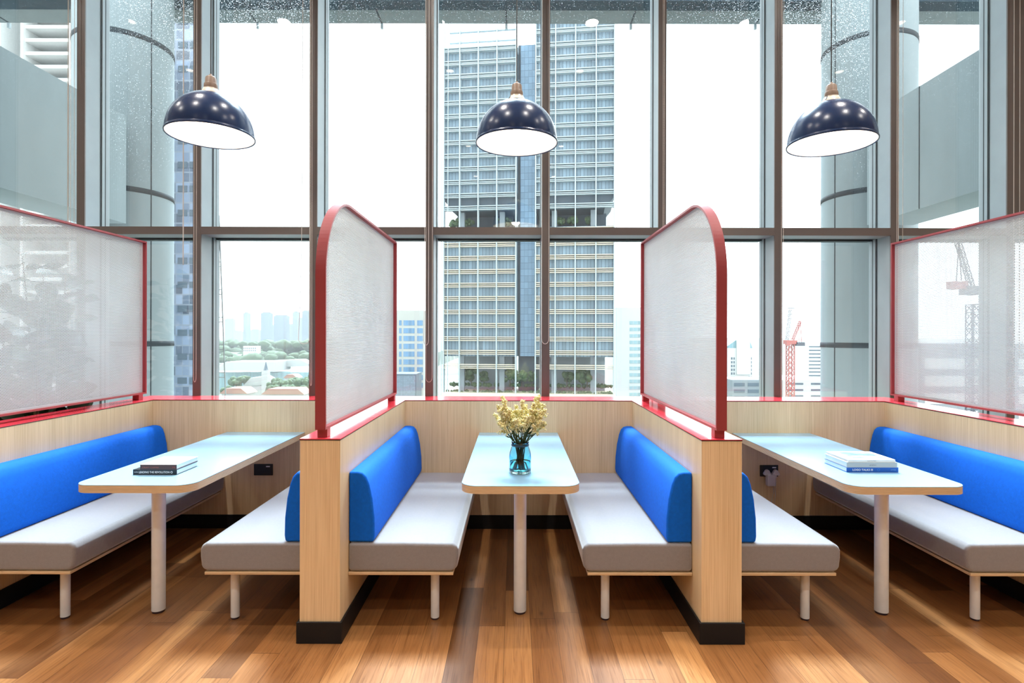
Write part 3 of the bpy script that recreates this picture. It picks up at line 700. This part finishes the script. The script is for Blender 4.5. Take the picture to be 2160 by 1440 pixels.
for k in range(9):
    a0 = rnd.uniform(0, 2*PI); rr = rnd.uniform(.05, .30); H = rnd.uniform(1.15, 2.02) if k else 2.06
    tip = Vector((-3.37 + rr * math.cos(a0), 4.05 + rr * math.sin(a0), H)); b = Vector((-3.37 + .04*math.cos(a0), 4.05 + .04*math.sin(a0), .33))
    mid = b.lerp(tip, .5) + Vector((rnd.uniform(-.05, .05), rnd.uniform(-.05, .05), 0)); pts = []
    for i in range(13): u = i / 12; pts.append(b*(1-u)**2 + mid*2*u*(1-u) + tip*u*u)
    tm.tube(pts, [.012 - .008*i/12 for i in range(13)], 6)
    for q in range(24):
        u = .28 + .72 * q / 23; i = min(11, int(u * 12)); p = pts[i].lerp(pts[i+1], u*12 - i)
        an = q * 2.4 + k; d = Vector((math.cos(an), math.sin(an), rnd.uniform(.0, .6)))
        L = rnd.uniform(.12, .19)
        st_ = p + d * rnd.uniform(.02, .14)
        if (st_ + d*L).x > -2.94 or st_.x > -2.95: d.x = -abs(d.x); st_ = p + d * .03
        if p.x > -2.97: continue
        tm.tube([p, st_], .0025, 4); leaf(lm, st_, d, Vector((rnd.uniform(-.5, 1.1), rnd.uniform(-1.4, .2), rnd.uniform(.0, 1))).normalized(), L, L * rnd.uniform(.36, .48))
tm.build('stems', basic('brown_green_stem', lin(92, 84, 62), .7), pl, smooth=True)
lm.build('foliage', lt.m, pl, smooth=True)

# ================================================================== outside, close to the building
def column(cx, cy_, r, label):
    t = thing('concrete_column', label, 'column', (cx, cy_, -8))
    MB().cyl((cx, cy_, -8), (cx, cy_, 6.6), r, n=64).build('shaft', M['concrete'], t, smooth=True).modifiers.new('split', 'EDGE_SPLIT')
    for z in (-0.61, 1.373, 3.355, 5.337):
        MB().lathe([(r - .002, -.035), (r + .006, -.03), (r + .006, .03), (r - .002, .035)], (cx, cy_, z), 64).build('joint_ring', M['joint'], t, smooth=True)
    a = math.atan2(-cy_, -cx)
    for da in (-.72, .52): 
        q = Vector((cx + r * math.cos(a + da), cy_ + r * math.sin(a + da), 0)); MB().cyl((q.x, q.y, -8), (q.x, q.y, 6.6), .007, n=6).build('panel_joint', M['joint'], t)
column(-5.28, 7.70, .578, 'large round pale concrete column outside the window on the left')
column(4.78, 7.70, .561, 'large round pale concrete column outside the window on the right')
def beam(x, xo, y0, y1, z0, z1, label, jy):
    t = thing('concrete_beam', label, 'beam', ((x + xo)/2, y0, z0))
    MB().box(x, xo, y0, y1, z0, z1).build('beam_body', M['concrete'], t)
    for y in jy: MB().box(x - .003, x + .003, y - .006, y + .006, z0, z1).build('panel_joint', M['joint'], t)
beam(-4.83, -5.4, 5.06, 7.07, 2.873, 4.20, 'pale concrete beam running from the left column past the window edge', (6.15,))
beam(4.38, 4.95, 5.06, 7.07, 2.873, 4.20, 'pale concrete beam running from the right column past the window edge', (6.16,))
cn = thing('canopy', 'grey panelled canopy over the outside of the window, with dark joints', 'canopy', (0, 7, 6.2))
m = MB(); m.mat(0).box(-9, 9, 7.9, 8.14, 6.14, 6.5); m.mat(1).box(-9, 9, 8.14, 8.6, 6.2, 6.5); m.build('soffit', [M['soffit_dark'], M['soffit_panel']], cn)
for i in range(9):
    x = -7.65 + i * 1.88; MB().box(x - .012, x + .012, 8.14, 8.6, 6.196, 6.2).build('panel_joint', M['joint'], cn)
    MB().box(x - .018, x + .018, 8.585, 8.62, 6.12, 6.2).build('bracket', M['alu'], cn)
# access ladder standing outside
ld = thing('ladder', 'narrow white metal ladder standing outside the window right of the left lamp', 'ladder', (-2.86, 5.6, -.5))
LADM = basic('grey_ladder_metal', lin(160, 168, 172), .6)  # plain mid-grey ladder metal
lx0 = -2.884; rx = lambda z: -2.782 - .0381 * z
MB().tube([(lx0, 5.55, -1.0), (lx0, 5.55, 2.62)], .006, 8).build('side_rail', LADM, ld)
MB().tube([(rx(-1), 5.55, -1.0), (rx(2.66), 5.55, 2.66)], .006, 8).build('side_rail', LADM, ld)
for i in range(26):
    z = -.9 + i * .135 + (.0 if i % 2 else .09); u = (z + 1) / 3.66
    MB().tube([(lx0, 5.55, z), (rx(z), 5.55, z)], .0045, 6).build('rung', LADM, ld)

# ================================================================== city outside
GZ = -60.0
ALB = 0.62
M['city_ground'] = NT('city_ground'); _g = M['city_ground']; _n = _g.noise(_g.coord((.02, .02, .02)), 1.0, 5)
_g.color(_g.ramp(_n, [(.35, lin(70, 92, 72)), (.5, lin(120, 132, 116)), (.62, lin(168, 166, 156))])); _g.b.inputs['Roughness'].default_value = .9; M['city_ground'] = _g.m
st(MB().box(-9000, 9000, 12, 12000, GZ - 1, GZ).build('ground', M['city_ground']))
hz = bpy.data.materials.new('rain_haze'); hz.use_nodes = True; hz.node_tree.nodes.clear()
_o = hz.node_tree.nodes.new('ShaderNodeOutputMaterial'); _v = hz.node_tree.nodes.new('ShaderNodeVolumeScatter')
_v.inputs['Color'].default_value = (.172, .174, .176, 1); _v.inputs['Density'].default_value = .0006; hz.node_tree.links.new(_v.outputs[0], _o.inputs['Volume'])
tag(MB().box(-4000, 4000, 14, 6000, GZ + .01, 105).build('haze', hz), 'pale rain haze over the city outside the window', 'haze', kind='stuff')

GLZ = mk_grid('tower_glazing', lin(132, 154, 168), lin(84, 98, 110), 1.02, 400, .14, 0, .25, .16, var=.22)  # tower glazing and pale fins have haze lightness put into their colour
COREG = mk_grid('core_blue_glazing', lin(130, 160, 184), lin(80, 106, 128), 1.15, 1.9, .06, .05, .25, .2, var=.12)
CREAM = basic('cream_fin', lin(226, 214, 190), .5); PALE = basic('pale_metal_fin', lin(188, 202, 208), .45)
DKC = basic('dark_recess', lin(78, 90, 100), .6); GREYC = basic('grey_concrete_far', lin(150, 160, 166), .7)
GREEN = NT('city_leaves'); _n = GREEN.noise(GREEN.coord(), .8, 4); GREEN.color(GREEN.ramp(_n, [(.3, lin(44, 66, 44)), (.7, lin(92, 114, 74))])); GREEN.b.inputs['Roughness'].default_value = .9; GREEN = GREEN.m
TRUNK = basic('tree_trunk', lin(90, 80, 68), .9)
# --- the tower
TY = 165.0; k_ = TY / F; TXC = (1111 - CX) * k_
tw = thing('office_tower', 'tall office tower with cream horizontal fins and blue glass core beyond the window', 'building', (TXC, TY, 0), math.atan(-.12))
tx = lambda p: (p - 1111) * k_; tz = lambda y: CAMZ + (CY - y) * k_
def tpart(name, m, mat, par=None): return m.build(name, mat, par or tw, local=True)
tpart('podium', MB().box(tx(930), tx(1293), 2, 24, GZ, tz(838)), GREYC)
tpart('garden_deck', MB().box(tx(929), tx(1295), -1.2, 24, tz(842), tz(829)), CREAM)
blocks = (('left', 932, 1088, 98), ('right', 1129, 1293, 20))
for nm, a, b, top in blocks:
    tpart('lower_block', MB().box(tx(a), tx(b), .8, 22, tz(752), tz(478)), GLZ)
    tpart('upper_block', MB().box(tx(a), tx(b), .8, 22, tz(413), tz(top)), GLZ)
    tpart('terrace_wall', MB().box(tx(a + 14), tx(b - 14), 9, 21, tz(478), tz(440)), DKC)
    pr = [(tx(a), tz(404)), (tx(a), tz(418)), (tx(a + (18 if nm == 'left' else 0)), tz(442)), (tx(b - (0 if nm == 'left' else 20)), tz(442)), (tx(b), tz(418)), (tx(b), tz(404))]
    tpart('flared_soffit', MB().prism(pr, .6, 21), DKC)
    tpart('garden_wall', MB().box(tx(a + 16), tx(b - 16), 10, 21, tz(832), tz(752)), GREYC)
    y = 830.0; i = 0
    ys = [747 - 28.6 * i for i in range(10)] + [413 - 28.3 * i for i in range(14)] + [777, 440]
    for y in ys:
        if tz(y) > tz(top) + .5: continue
        f = MB()
        for q, dz in enumerate((0, .52, 1.05)): f.box(tx(a - 1), tx(b + 1), -.55 if q != 1 else -.30, .95, tz(y) + dz - .1, tz(y) + dz + .13)
        tpart('floor_fins', f, CREAM if y > 478 else PALE)
cols = {'left': (967, 1007, 1047, 1088), 'right': (1129.5, 1171, 1212.5, 1255)}
for nm, a, b, top in blocks:
    for c in cols[nm] + ((a + .5,) if nm == 'left' else (b - .5,)):
        tpart('vertical_fin', MB().box(tx(c) - .15, tx(c) + .15, -.85, .85, tz(838), tz(52 if nm == 'left' else top)), PALE)
    for c in ((968, 1056) if nm == 'left' else (1168, 1250)):
        tpart('terrace_column', MB().box(tx(c) - .75, tx(c) + .75, 2.2, 3.7, tz(478), tz(420)), GREYC)
        tpart('garden_column', MB().box(tx(c) - .75, tx(c) + .75, 2.2, 3.7, tz(832), tz(752)), GREYC)
for c in (927.5, 941.5, 1297): tpart('corner_mast', MB().box(tx(c) - .1, tx(c) + .1, -.6, -.3, tz(838), tz(40)), PALE)
for y in (60, 82):
    tpart('roof_frame', MB().box(tx(944), tx(1088), -.5, .3, tz(y) - .2, tz(y) + .2), PALE)
tpart('roof_parapet', MB().box(tx(1008), tx(1089), 4, 5, tz(100), tz(84)), GREYC)
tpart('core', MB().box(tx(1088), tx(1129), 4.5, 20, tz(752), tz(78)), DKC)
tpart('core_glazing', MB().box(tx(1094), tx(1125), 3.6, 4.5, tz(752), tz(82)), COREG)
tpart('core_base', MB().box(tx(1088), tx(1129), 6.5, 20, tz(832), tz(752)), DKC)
Rt = Matrix.Rotation(math.atan(-.12), 4, 'Z')
def tloc(p, d, y): return Rt @ Vector((tx(p), d, tz(y))) + Vector((TXC, TY, 0))
def tree(label, base, h, r, group, cat='tree', seed=1, name='city_tree'):
    rd = random.Random(seed); t = thing(name, label, cat, base, group=group)
    MB().cyl(base, base + Vector((0, 0, h * .5)), r * .07, n=6).build('trunk', TRUNK, t)
    m = MB()
    for _ in range(16):
        c = base + Vector((rd.gauss(0, r * .42), rd.gauss(0, r * .42), h * rd.uniform(.42, .92))); rr = r * rd.uniform(.28, .52)
        V, Fc = ICO[3]; m.add([c + Vector(v) * (rr * (1 + rd.uniform(-.17, .17))) for v in V], Fc)
    m.build('crown', GREEN, t, smooth=True); return t
for i, (p, d, yb, hh, r) in enumerate(((985, 5, 818, 5.2, 2.2), (1012, 6, 818, 4.4, 1.4), (1072, 4, 818, 4.6, 2.0), (1098, 3, 818, 4.8, 1.6), (1120, 3, 818, 4.6, 1.3), (1195, 4, 818, 4.6, 1.8), (1228, 5, 818, 5.2, 2.6), (1238, 4, 818, 5.0, 2.2))):
    tree('small tree on the garden deck low on the tower', tloc(p, d, yb), hh, r, 'trees on the tower garden deck', seed=i + 40, name='terrace_tree')
for i, p in enumerate((948, 978, 1062, 1180, 1205, 1240)):
    tree('small tree on the open terrace halfway up the tower', tloc(p, 4, 478), 3.4, 1.5, 'trees on the tower mid terrace', seed=i + 60, name='terrace_tree')
hd = MB()
rd = random.Random(3)
for i in range(150):
    p = rd.uniform(936, 1290); q = tloc(p, rd.uniform(1.2, 3.0) if i % 2 else 4.5, 829 if i % 2 else 815); hd.ball(q, rd.uniform(.35, .8), 1, .3)
tag(hd.build('hedge', GREEN), 'low green planting along the tower garden deck', 'hedge', kind='stuff')

ALB = 0.45
def block(name, label, p0, p1, ytop, Y, depth, wall, winmat, floors, f0, fh, strips, winh=.5, rot=0, group=None, proud=.12, zb=GZ):
    x0, x1 = (p0 - CX) * Y / F, (p1 - CX) * Y / F; zt = CAMZ + (CY - ytop) * Y / F
    t = thing(name, label, 'building', ((x0 + x1)/2, Y + depth/2, zb), group=group)
    MB().box(x0, x1, Y, Y + depth, zb, zt).build('walls', wall, t)
    wd = x1 - x0
    for i in range(floors):
        z = zt - f0 - fh * i
        for a, b in strips:
            MB().box(x0 + wd * a, x0 + wd * b, Y - proud, Y + .02, z - fh * winh, z).build('window_band', winmat, t)
    return t, x0, x1, zt
ALB = 0.62
WHT = basic('white_render', lin(224, 226, 224), .7); BEIGE = basic('pale_beige_render', lin(206, 204, 196), .7)
BLUEW = mk_grid('blue_windows', lin(104, 148, 186), lin(150, 170, 186), 1.4, 400, .12, 0, .15, .7, var=.15)
TEALW = mk_grid('teal_windows', lin(128, 166, 174), lin(170, 186, 190), 1.6, 400, .14, 0, .15, .7)
ALB = 0.45; DIMWHT = basic('white_darkened_for_sun', lin(224, 226, 224), .7)  # same white as the render, darkened for parts the sun strikes
HZB = basic('grey_blue_cladding', lin(120, 136, 150), .6)
# left of the tower
block('office_block', 'white office block with blue windows between the left screen and the tower', 800, 893, 655, 230, 20, BEIGE, BLUEW, 9, 4.0, 3.15, ((.12, .38), (.45, .51), (.55, .80), (.86, .99)), .66)
block('low_glass_block', 'low glass-fronted block at the foot of the blue-windowed office block', 790, 878, 789, 200, 12, HZB, mk_grid('gridded_glass', lin(150, 168, 184), lin(110, 128, 150), .6, .6, .15, .15, .3, .5), 1, .6, 12, ((.02, .98),), .98)
# right of the tower
block('apartment_slab', 'white slab block with teal balconies just right of the tower', 1299, 1352, 648, 210, 18, WHT, TEALW, 14, 5.0, 2.4, ((.55, .98),), .5)
# white building with pitched cap and crane side
t, x0, x1, zt = block('white_tower_block', 'white tower block with a peaked crown right of the right red-framed screen', 1528, 1592, 733, 260, 18, WHT, HZB, 12, 4.2, 1.72, ((.22, .27), (.30, .34), (.80, .84), (.88, .9)), .62)
xm = (x0 + x1) / 2 + 1.5
MB().prism([(x0, zt), (x1 - 1, zt), (xm + 3.2, zt + 3.6), (xm - 3.2, zt + 3.6)], 260, 270).build('peaked_crown', TEALW, t)
MB().box(xm - 3, xm + 3, 259.3, 264, zt - 12, zt + 5.3).build('centre_bay', WHT, t)
block('banded_block', 'white block with horizontal bands and rose edge behind the red crane', 1692, 1740, 722, 300, 22, WHT, HZB, 15, 1.6, 1.9, ((.30, 1.0),), .34)
block('long_low_block', 'long pale low building behind the right red crane base', 1596, 1760, 800, 240, 30, WHT, HZB, 3, 1.2, 2.6, ((.05, .3), (.4, .6), (.7, .95)), .3)
block('construction_block', 'unfinished concrete building below the white tower block', 1545, 1610, 800, 190, 16, GREYC, HZB, 4, 1.0, 2.2, ((.05, .4), (.5, .9)), .5)
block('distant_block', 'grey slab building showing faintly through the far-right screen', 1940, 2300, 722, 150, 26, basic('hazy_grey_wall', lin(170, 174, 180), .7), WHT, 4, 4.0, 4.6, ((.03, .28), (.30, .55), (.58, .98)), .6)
# patterned blue building behind the left column
MOS = mk_grid('patterned_blue_panels', lin(150, 166, 190), lin(176, 186, 200), 1.15, 1.7, .1, .14, .3, .6, var=.55)
block('patterned_tower', 'blue patterned high-rise between the left column and the window post', 340, 428, -150, 95, 3, MOS, HZB, 22, 3.0, 4.0, ((.40, .62), (.68, .95)), .26)
# balcony building at upper left
bb = thing('balcony_tower', 'white apartment tower with wide balconies at the upper left beyond the concrete beam', 'building', (-60, 70, GZ))
YBB = 70; bx = lambda p: (p - CX) * YBB / F; bz = lambda y: CAMZ + (CY - y) * YBB / F
MB().box(bx(-260), bx(148), YBB + 2.5, YBB + 20, GZ, bz(-120)).build('walls', basic('blue_grey_wall', lin(208, 218, 224), .6), bb)
for c in (2, 49): MB().box(bx(c - 3), bx(c + 3), YBB - .3, YBB + 2.5, GZ, bz(-120)).build('vertical_fin', WHT, bb)
MB().box(bx(146), bx(148.5), YBB - .2, YBB + 2.5, GZ, bz(-120)).build('vertical_fin', WHT, bb)
for i in range(32):
    y = 58 + 28 * (i - 4)
    if y > 860: break
    for a, b in ((-200, -3), (-1 if False else 51, 146)):
        MB().box(bx(a), bx(b), YBB, YBB + 2.5, bz(y + 4) , bz(y - 3.2)).build('balcony', WHT, bb)
# skyline far away
SKY = [(474, 490, 674, 2600), (513, 521, 661, 2200), (528, 545, 697, 2600), (550, 568, 661, 1900), (569, 576, 688, 2400), (577, 604, 667, 2000), (608, 617, 686, 2500), (617, 627, 659, 2300), (628, 637, 672, 2700), (637, 650, 657, 2000), (492, 508, 700, 2800)]
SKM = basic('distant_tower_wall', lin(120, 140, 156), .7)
sl = ['short pale', 'slim lone', 'low stubby', 'tall striped', 'narrow set-back', 'broad flat-topped', 'small narrow', 'tall slim', 'mid-height', 'tallest end', 'lowest faint']
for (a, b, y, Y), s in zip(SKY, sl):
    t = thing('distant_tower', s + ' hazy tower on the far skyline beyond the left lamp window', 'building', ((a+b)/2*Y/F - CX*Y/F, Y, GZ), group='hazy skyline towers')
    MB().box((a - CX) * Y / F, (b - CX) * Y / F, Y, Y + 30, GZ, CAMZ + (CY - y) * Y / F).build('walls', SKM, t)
    MB().box((a + 2 - CX) * Y / F, (b - 3 - CX) * Y / F, Y + 5, Y + 25, CAMZ + (CY - y) * Y / F, CAMZ + (CY - y + 2) * Y / F).build('roof_plant', SKM, t)
# wooded hill
hm = MB(); rd = random.Random(5)
for i in range(460):
    Y = rd.uniform(900, 1500); p = rd.uniform(430, 900); x = (p - CX) * Y / F
    yy = rd.uniform(722, 752) if Y > 1000 else rd.uniform(745, 776)
    z = CAMZ + (CY - yy) * Y / F; rr = rd.uniform(6, 14)
    hm.ball((x, Y, z - rr * .4), rr, 3, .11, (1.3, 1, .9))
tag(hm.build('forest', GREEN, None, True), 'hazy wooded hillside below the far skyline', 'forest', kind='stuff')
st(MB().prism([(700, GZ), (1100, -34), (1500, -22), (1900, GZ)], -760, -150, 'x').build('terrain', M['city_ground']))
# mansion, long roofed hall, church, near roofs
t, *_ = block('white_mansion', 'white colonnaded mansion among the trees on the hill', 513, 541, 731, 940, 16, WHT, HZB, 2, 2.4, 3.8, tuple((i/7+.03, i/7+.1) for i in range(7)), .6)
hall = thing('long_hall', 'long building with a pale curved roof behind the white church', 'building', (-330, 620, GZ))
hx = lambda p, Y: (p - CX) * Y / F
MB().box(hx(462, 620), hx(660, 620), 620, 660, GZ, CAMZ - 80 * 620 / F).build('walls', TEALW, hall)
MB().prism([(hx(458, 610), CAMZ + (CY - 782) * 610 / F), (hx(582, 610), CAMZ + (CY - 784) * 610 / F), (hx(582, 610), CAMZ + (CY - 764) * 610 / F), (hx(478, 610), CAMZ + (CY - 764) * 610 / F)], 608, 650).build('roof', DIMWHT, hall)
MB().prism([(hx(560, 640), CAMZ + (CY - 776) * 640 / F), (hx(660, 640), CAMZ + (CY - 772) * 640 / F), (hx(632, 640), CAMZ + (CY - 759) * 640 / F), (hx(562, 640), CAMZ + (CY - 762) * 640 / F)], 640, 660).build('roof', DIMWHT, hall)
CYy = 480; cxx = lambda p: hx(p, CYy); cz = lambda y: CAMZ + (CY - y) * CYy / F
ch = thing('church', 'small white church with a pointed spire among trees', 'church', (cxx(545), CYy, GZ))
MB().prism([(cxx(512), cz(816)), (cxx(566), cz(812)), (cxx(566), cz(800)), (cxx(556), cz(795)), (cxx(528), cz(798))], CYy, CYy + 14).build('nave', DIMWHT, ch)
MB().box(cxx(512), cxx(570), CYy + .5, CYy + 14, GZ, cz(814)).build('walls', DIMWHT, ch)
MB().box(cxx(555), cxx(567), CYy - 3, CYy + 3, GZ, cz(782)).build('bell_tower', DIMWHT, ch)
MB().cyl((cxx(561), CYy, cz(782)), (cxx(561), CYy, cz(763)), 2.0, .1, n=8).build('spire', HZB, ch)
for p in (555.7, 566.3): MB().cyl((cxx(p), CYy - 2.7, cz(783)), (cxx(p), CYy - 2.7, cz(777)), .4, .02, n=6).build('pinnacle', DIMWHT, ch)
for i, (p, y, Y, hh, r) in enumerate(((498, 806, 470, 14, 10), (515, 800, 500, 13, 9), (583, 806, 460, 13, 9), (600, 812, 430, 14, 10), (622, 808, 450, 16, 11), (640, 810, 420, 15, 10), (655, 800, 470, 15, 10), (575, 822, 380, 12, 8), (608, 824, 380, 12, 9), (635, 826, 370, 12, 9), (490, 826, 380, 12, 9))):
    hh *= .62; r *= .55; b = px(p, y + 4, Y); z0 = b.z - hh * .55; tree('rounded green tree in the streets around the white church', Vector((b.x, Y, z0)), hh, r, 'trees around the church', seed=i)
TERRA = basic('terracotta_roof', lin(196, 150, 134), .8)
for i, (a, b, y, Y, lab) in enumerate(((468, 520, 822, 340, 'low house with dusty pink roof at the bottom left of the church'), (556, 640, 823, 330, 'long low house with pale terracotta roof below the church'), (600, 626, 792, 520, 'small house with pinkish roof right of the church spire'))):
    t = thing('house', lab, 'house', (hx((a+b)/2, Y), Y, GZ)); z = CAMZ + (CY - y) * Y / F
    MB().box(hx(a, Y), hx(b, Y), Y, Y + 12, GZ, z - 2.5).build('walls', DIMWHT, t)
    MB().prism([(hx(a, Y) - 1, z - 2.6), (hx(b, Y) + 1, z - 2.6), (hx(b, Y) - 3, z + .6), (hx(a, Y) + 3, z + .6)], Y - 1, Y + 13).build('roof', TERRA, t)

# --- cranes
REDC = basic('crane_haze_faded_red', lin(216, 126, 118), .5); GRYC = basic('crane_grey_paint', lin(110, 112, 122), .5)  # crane red is paled in its colour to look hazy
def lattice(m, p0, p1, w, n, r):
    p0 = Vector(p0); p1 = Vector(p1); d = (p1 - p0).normalized(); a = d.cross(Vector((0, 1, 0))).normalized() * w / 2; b = Vector((0, w / 2, 0)) if abs(d.y) < .5 else Vector((0, 0, w / 2))
    cs = [a + b, a - b, -a - b, -a + b]
    for c in cs: m.cyl(p0 + c, p1 + c, r, n=5)
    for i in range(n):
        u, v = i / n, (i + 1) / n
        for q in range(4):
            m.cyl(p0.lerp(p1, u) + cs[q], p0.lerp(p1, v) + cs[(q + 1) % 4], r * .7, n=4); m.cyl(p0.lerp(p1, v) + cs[q], p0.lerp(p1, v) + cs[(q + 1) % 4], r * .6, n=4)
Y = 150; P = lambda a, b: px(a, b, Y)
cr = thing('tower_crane', 'red luffing tower crane rising beside the right concrete column', 'crane', (P(1667, 836).x, Y, GZ))
m = MB(); lattice(m, (P(1667, 836).x, Y, GZ), P(1667, 722), 1.5, 44, .14); m.build('mast', REDC, cr)
MB().box(P(1656, 0).x, P(1678, 0).x, Y - 1, Y + 1, P(0, 724).z, P(0, 716).z).build('slewing_platform', REDC, cr)
MB().box(P(1676, 0).x, P(1694, 0).x, Y - 1, Y + 1, P(0, 728).z, P(0, 720).z).build('counterweight', GRYC, cr)
MB().box(P(1655, 0).x, P(1663, 0).x, Y - 1.3, Y - .2, P(0, 727).z, P(0, 719).z).build('cab', REDC, cr)
m = MB(); lattice(m, P(1672, 716), P(1688, 676), .5, 9, .07); m.build('a_frame', REDC, cr)
m = MB(); m.cyl(P(1688, 676), P(1691, 720), .09, n=5); m.cyl(P(1684, 680), P(1686, 720), .07, n=5); m.build('back_stay', REDC, cr)
m = MB(); lattice(m, P(1660, 716), P(1667, 652), .6, 14, .06); m.build('jib', GRYC, cr)
m = MB(); m.cyl(P(1661, 648), P(1676, 648), .1, n=5); m.cyl(P(1668, 646), P(1688, 676), .03, n=4); m.build('pulley_head', GRYC, cr)
Y = 120; cg = thing('tower_crane', 'grey crane showing faintly through the far-right perforated screen', 'crane', (P(2045, 836).x, Y, GZ))
m = MB(); lattice(m, (P(2052, 836).x, Y, GZ), P(2052, 640), 1.7, 40, .14); m.build('mast', GRYC, cg)
m = MB(); lattice(m, P(2052, 612), P(2020, 508), .8, 14, .1); m.build('jib', GRYC, cg)
MB().box(P(2003, 0).x, P(2034, 0).x, Y - 1, Y + 1, P(0, 608).z, P(0, 592).z).build('cab', REDC, cg)
MB().box(P(2030, 0).x, P(2056, 0).x, Y - 1, Y + 1, P(0, 620).z, P(0, 602).z).build('machinery_deck', GRYC, cg)
m = MB(); m.cyl(P(2022, 512), P(2028, 590), .12, n=5); m.cyl(P(2022, 512), P(2017, 592), .12, n=5); m.build('stay', GRYC, cg)
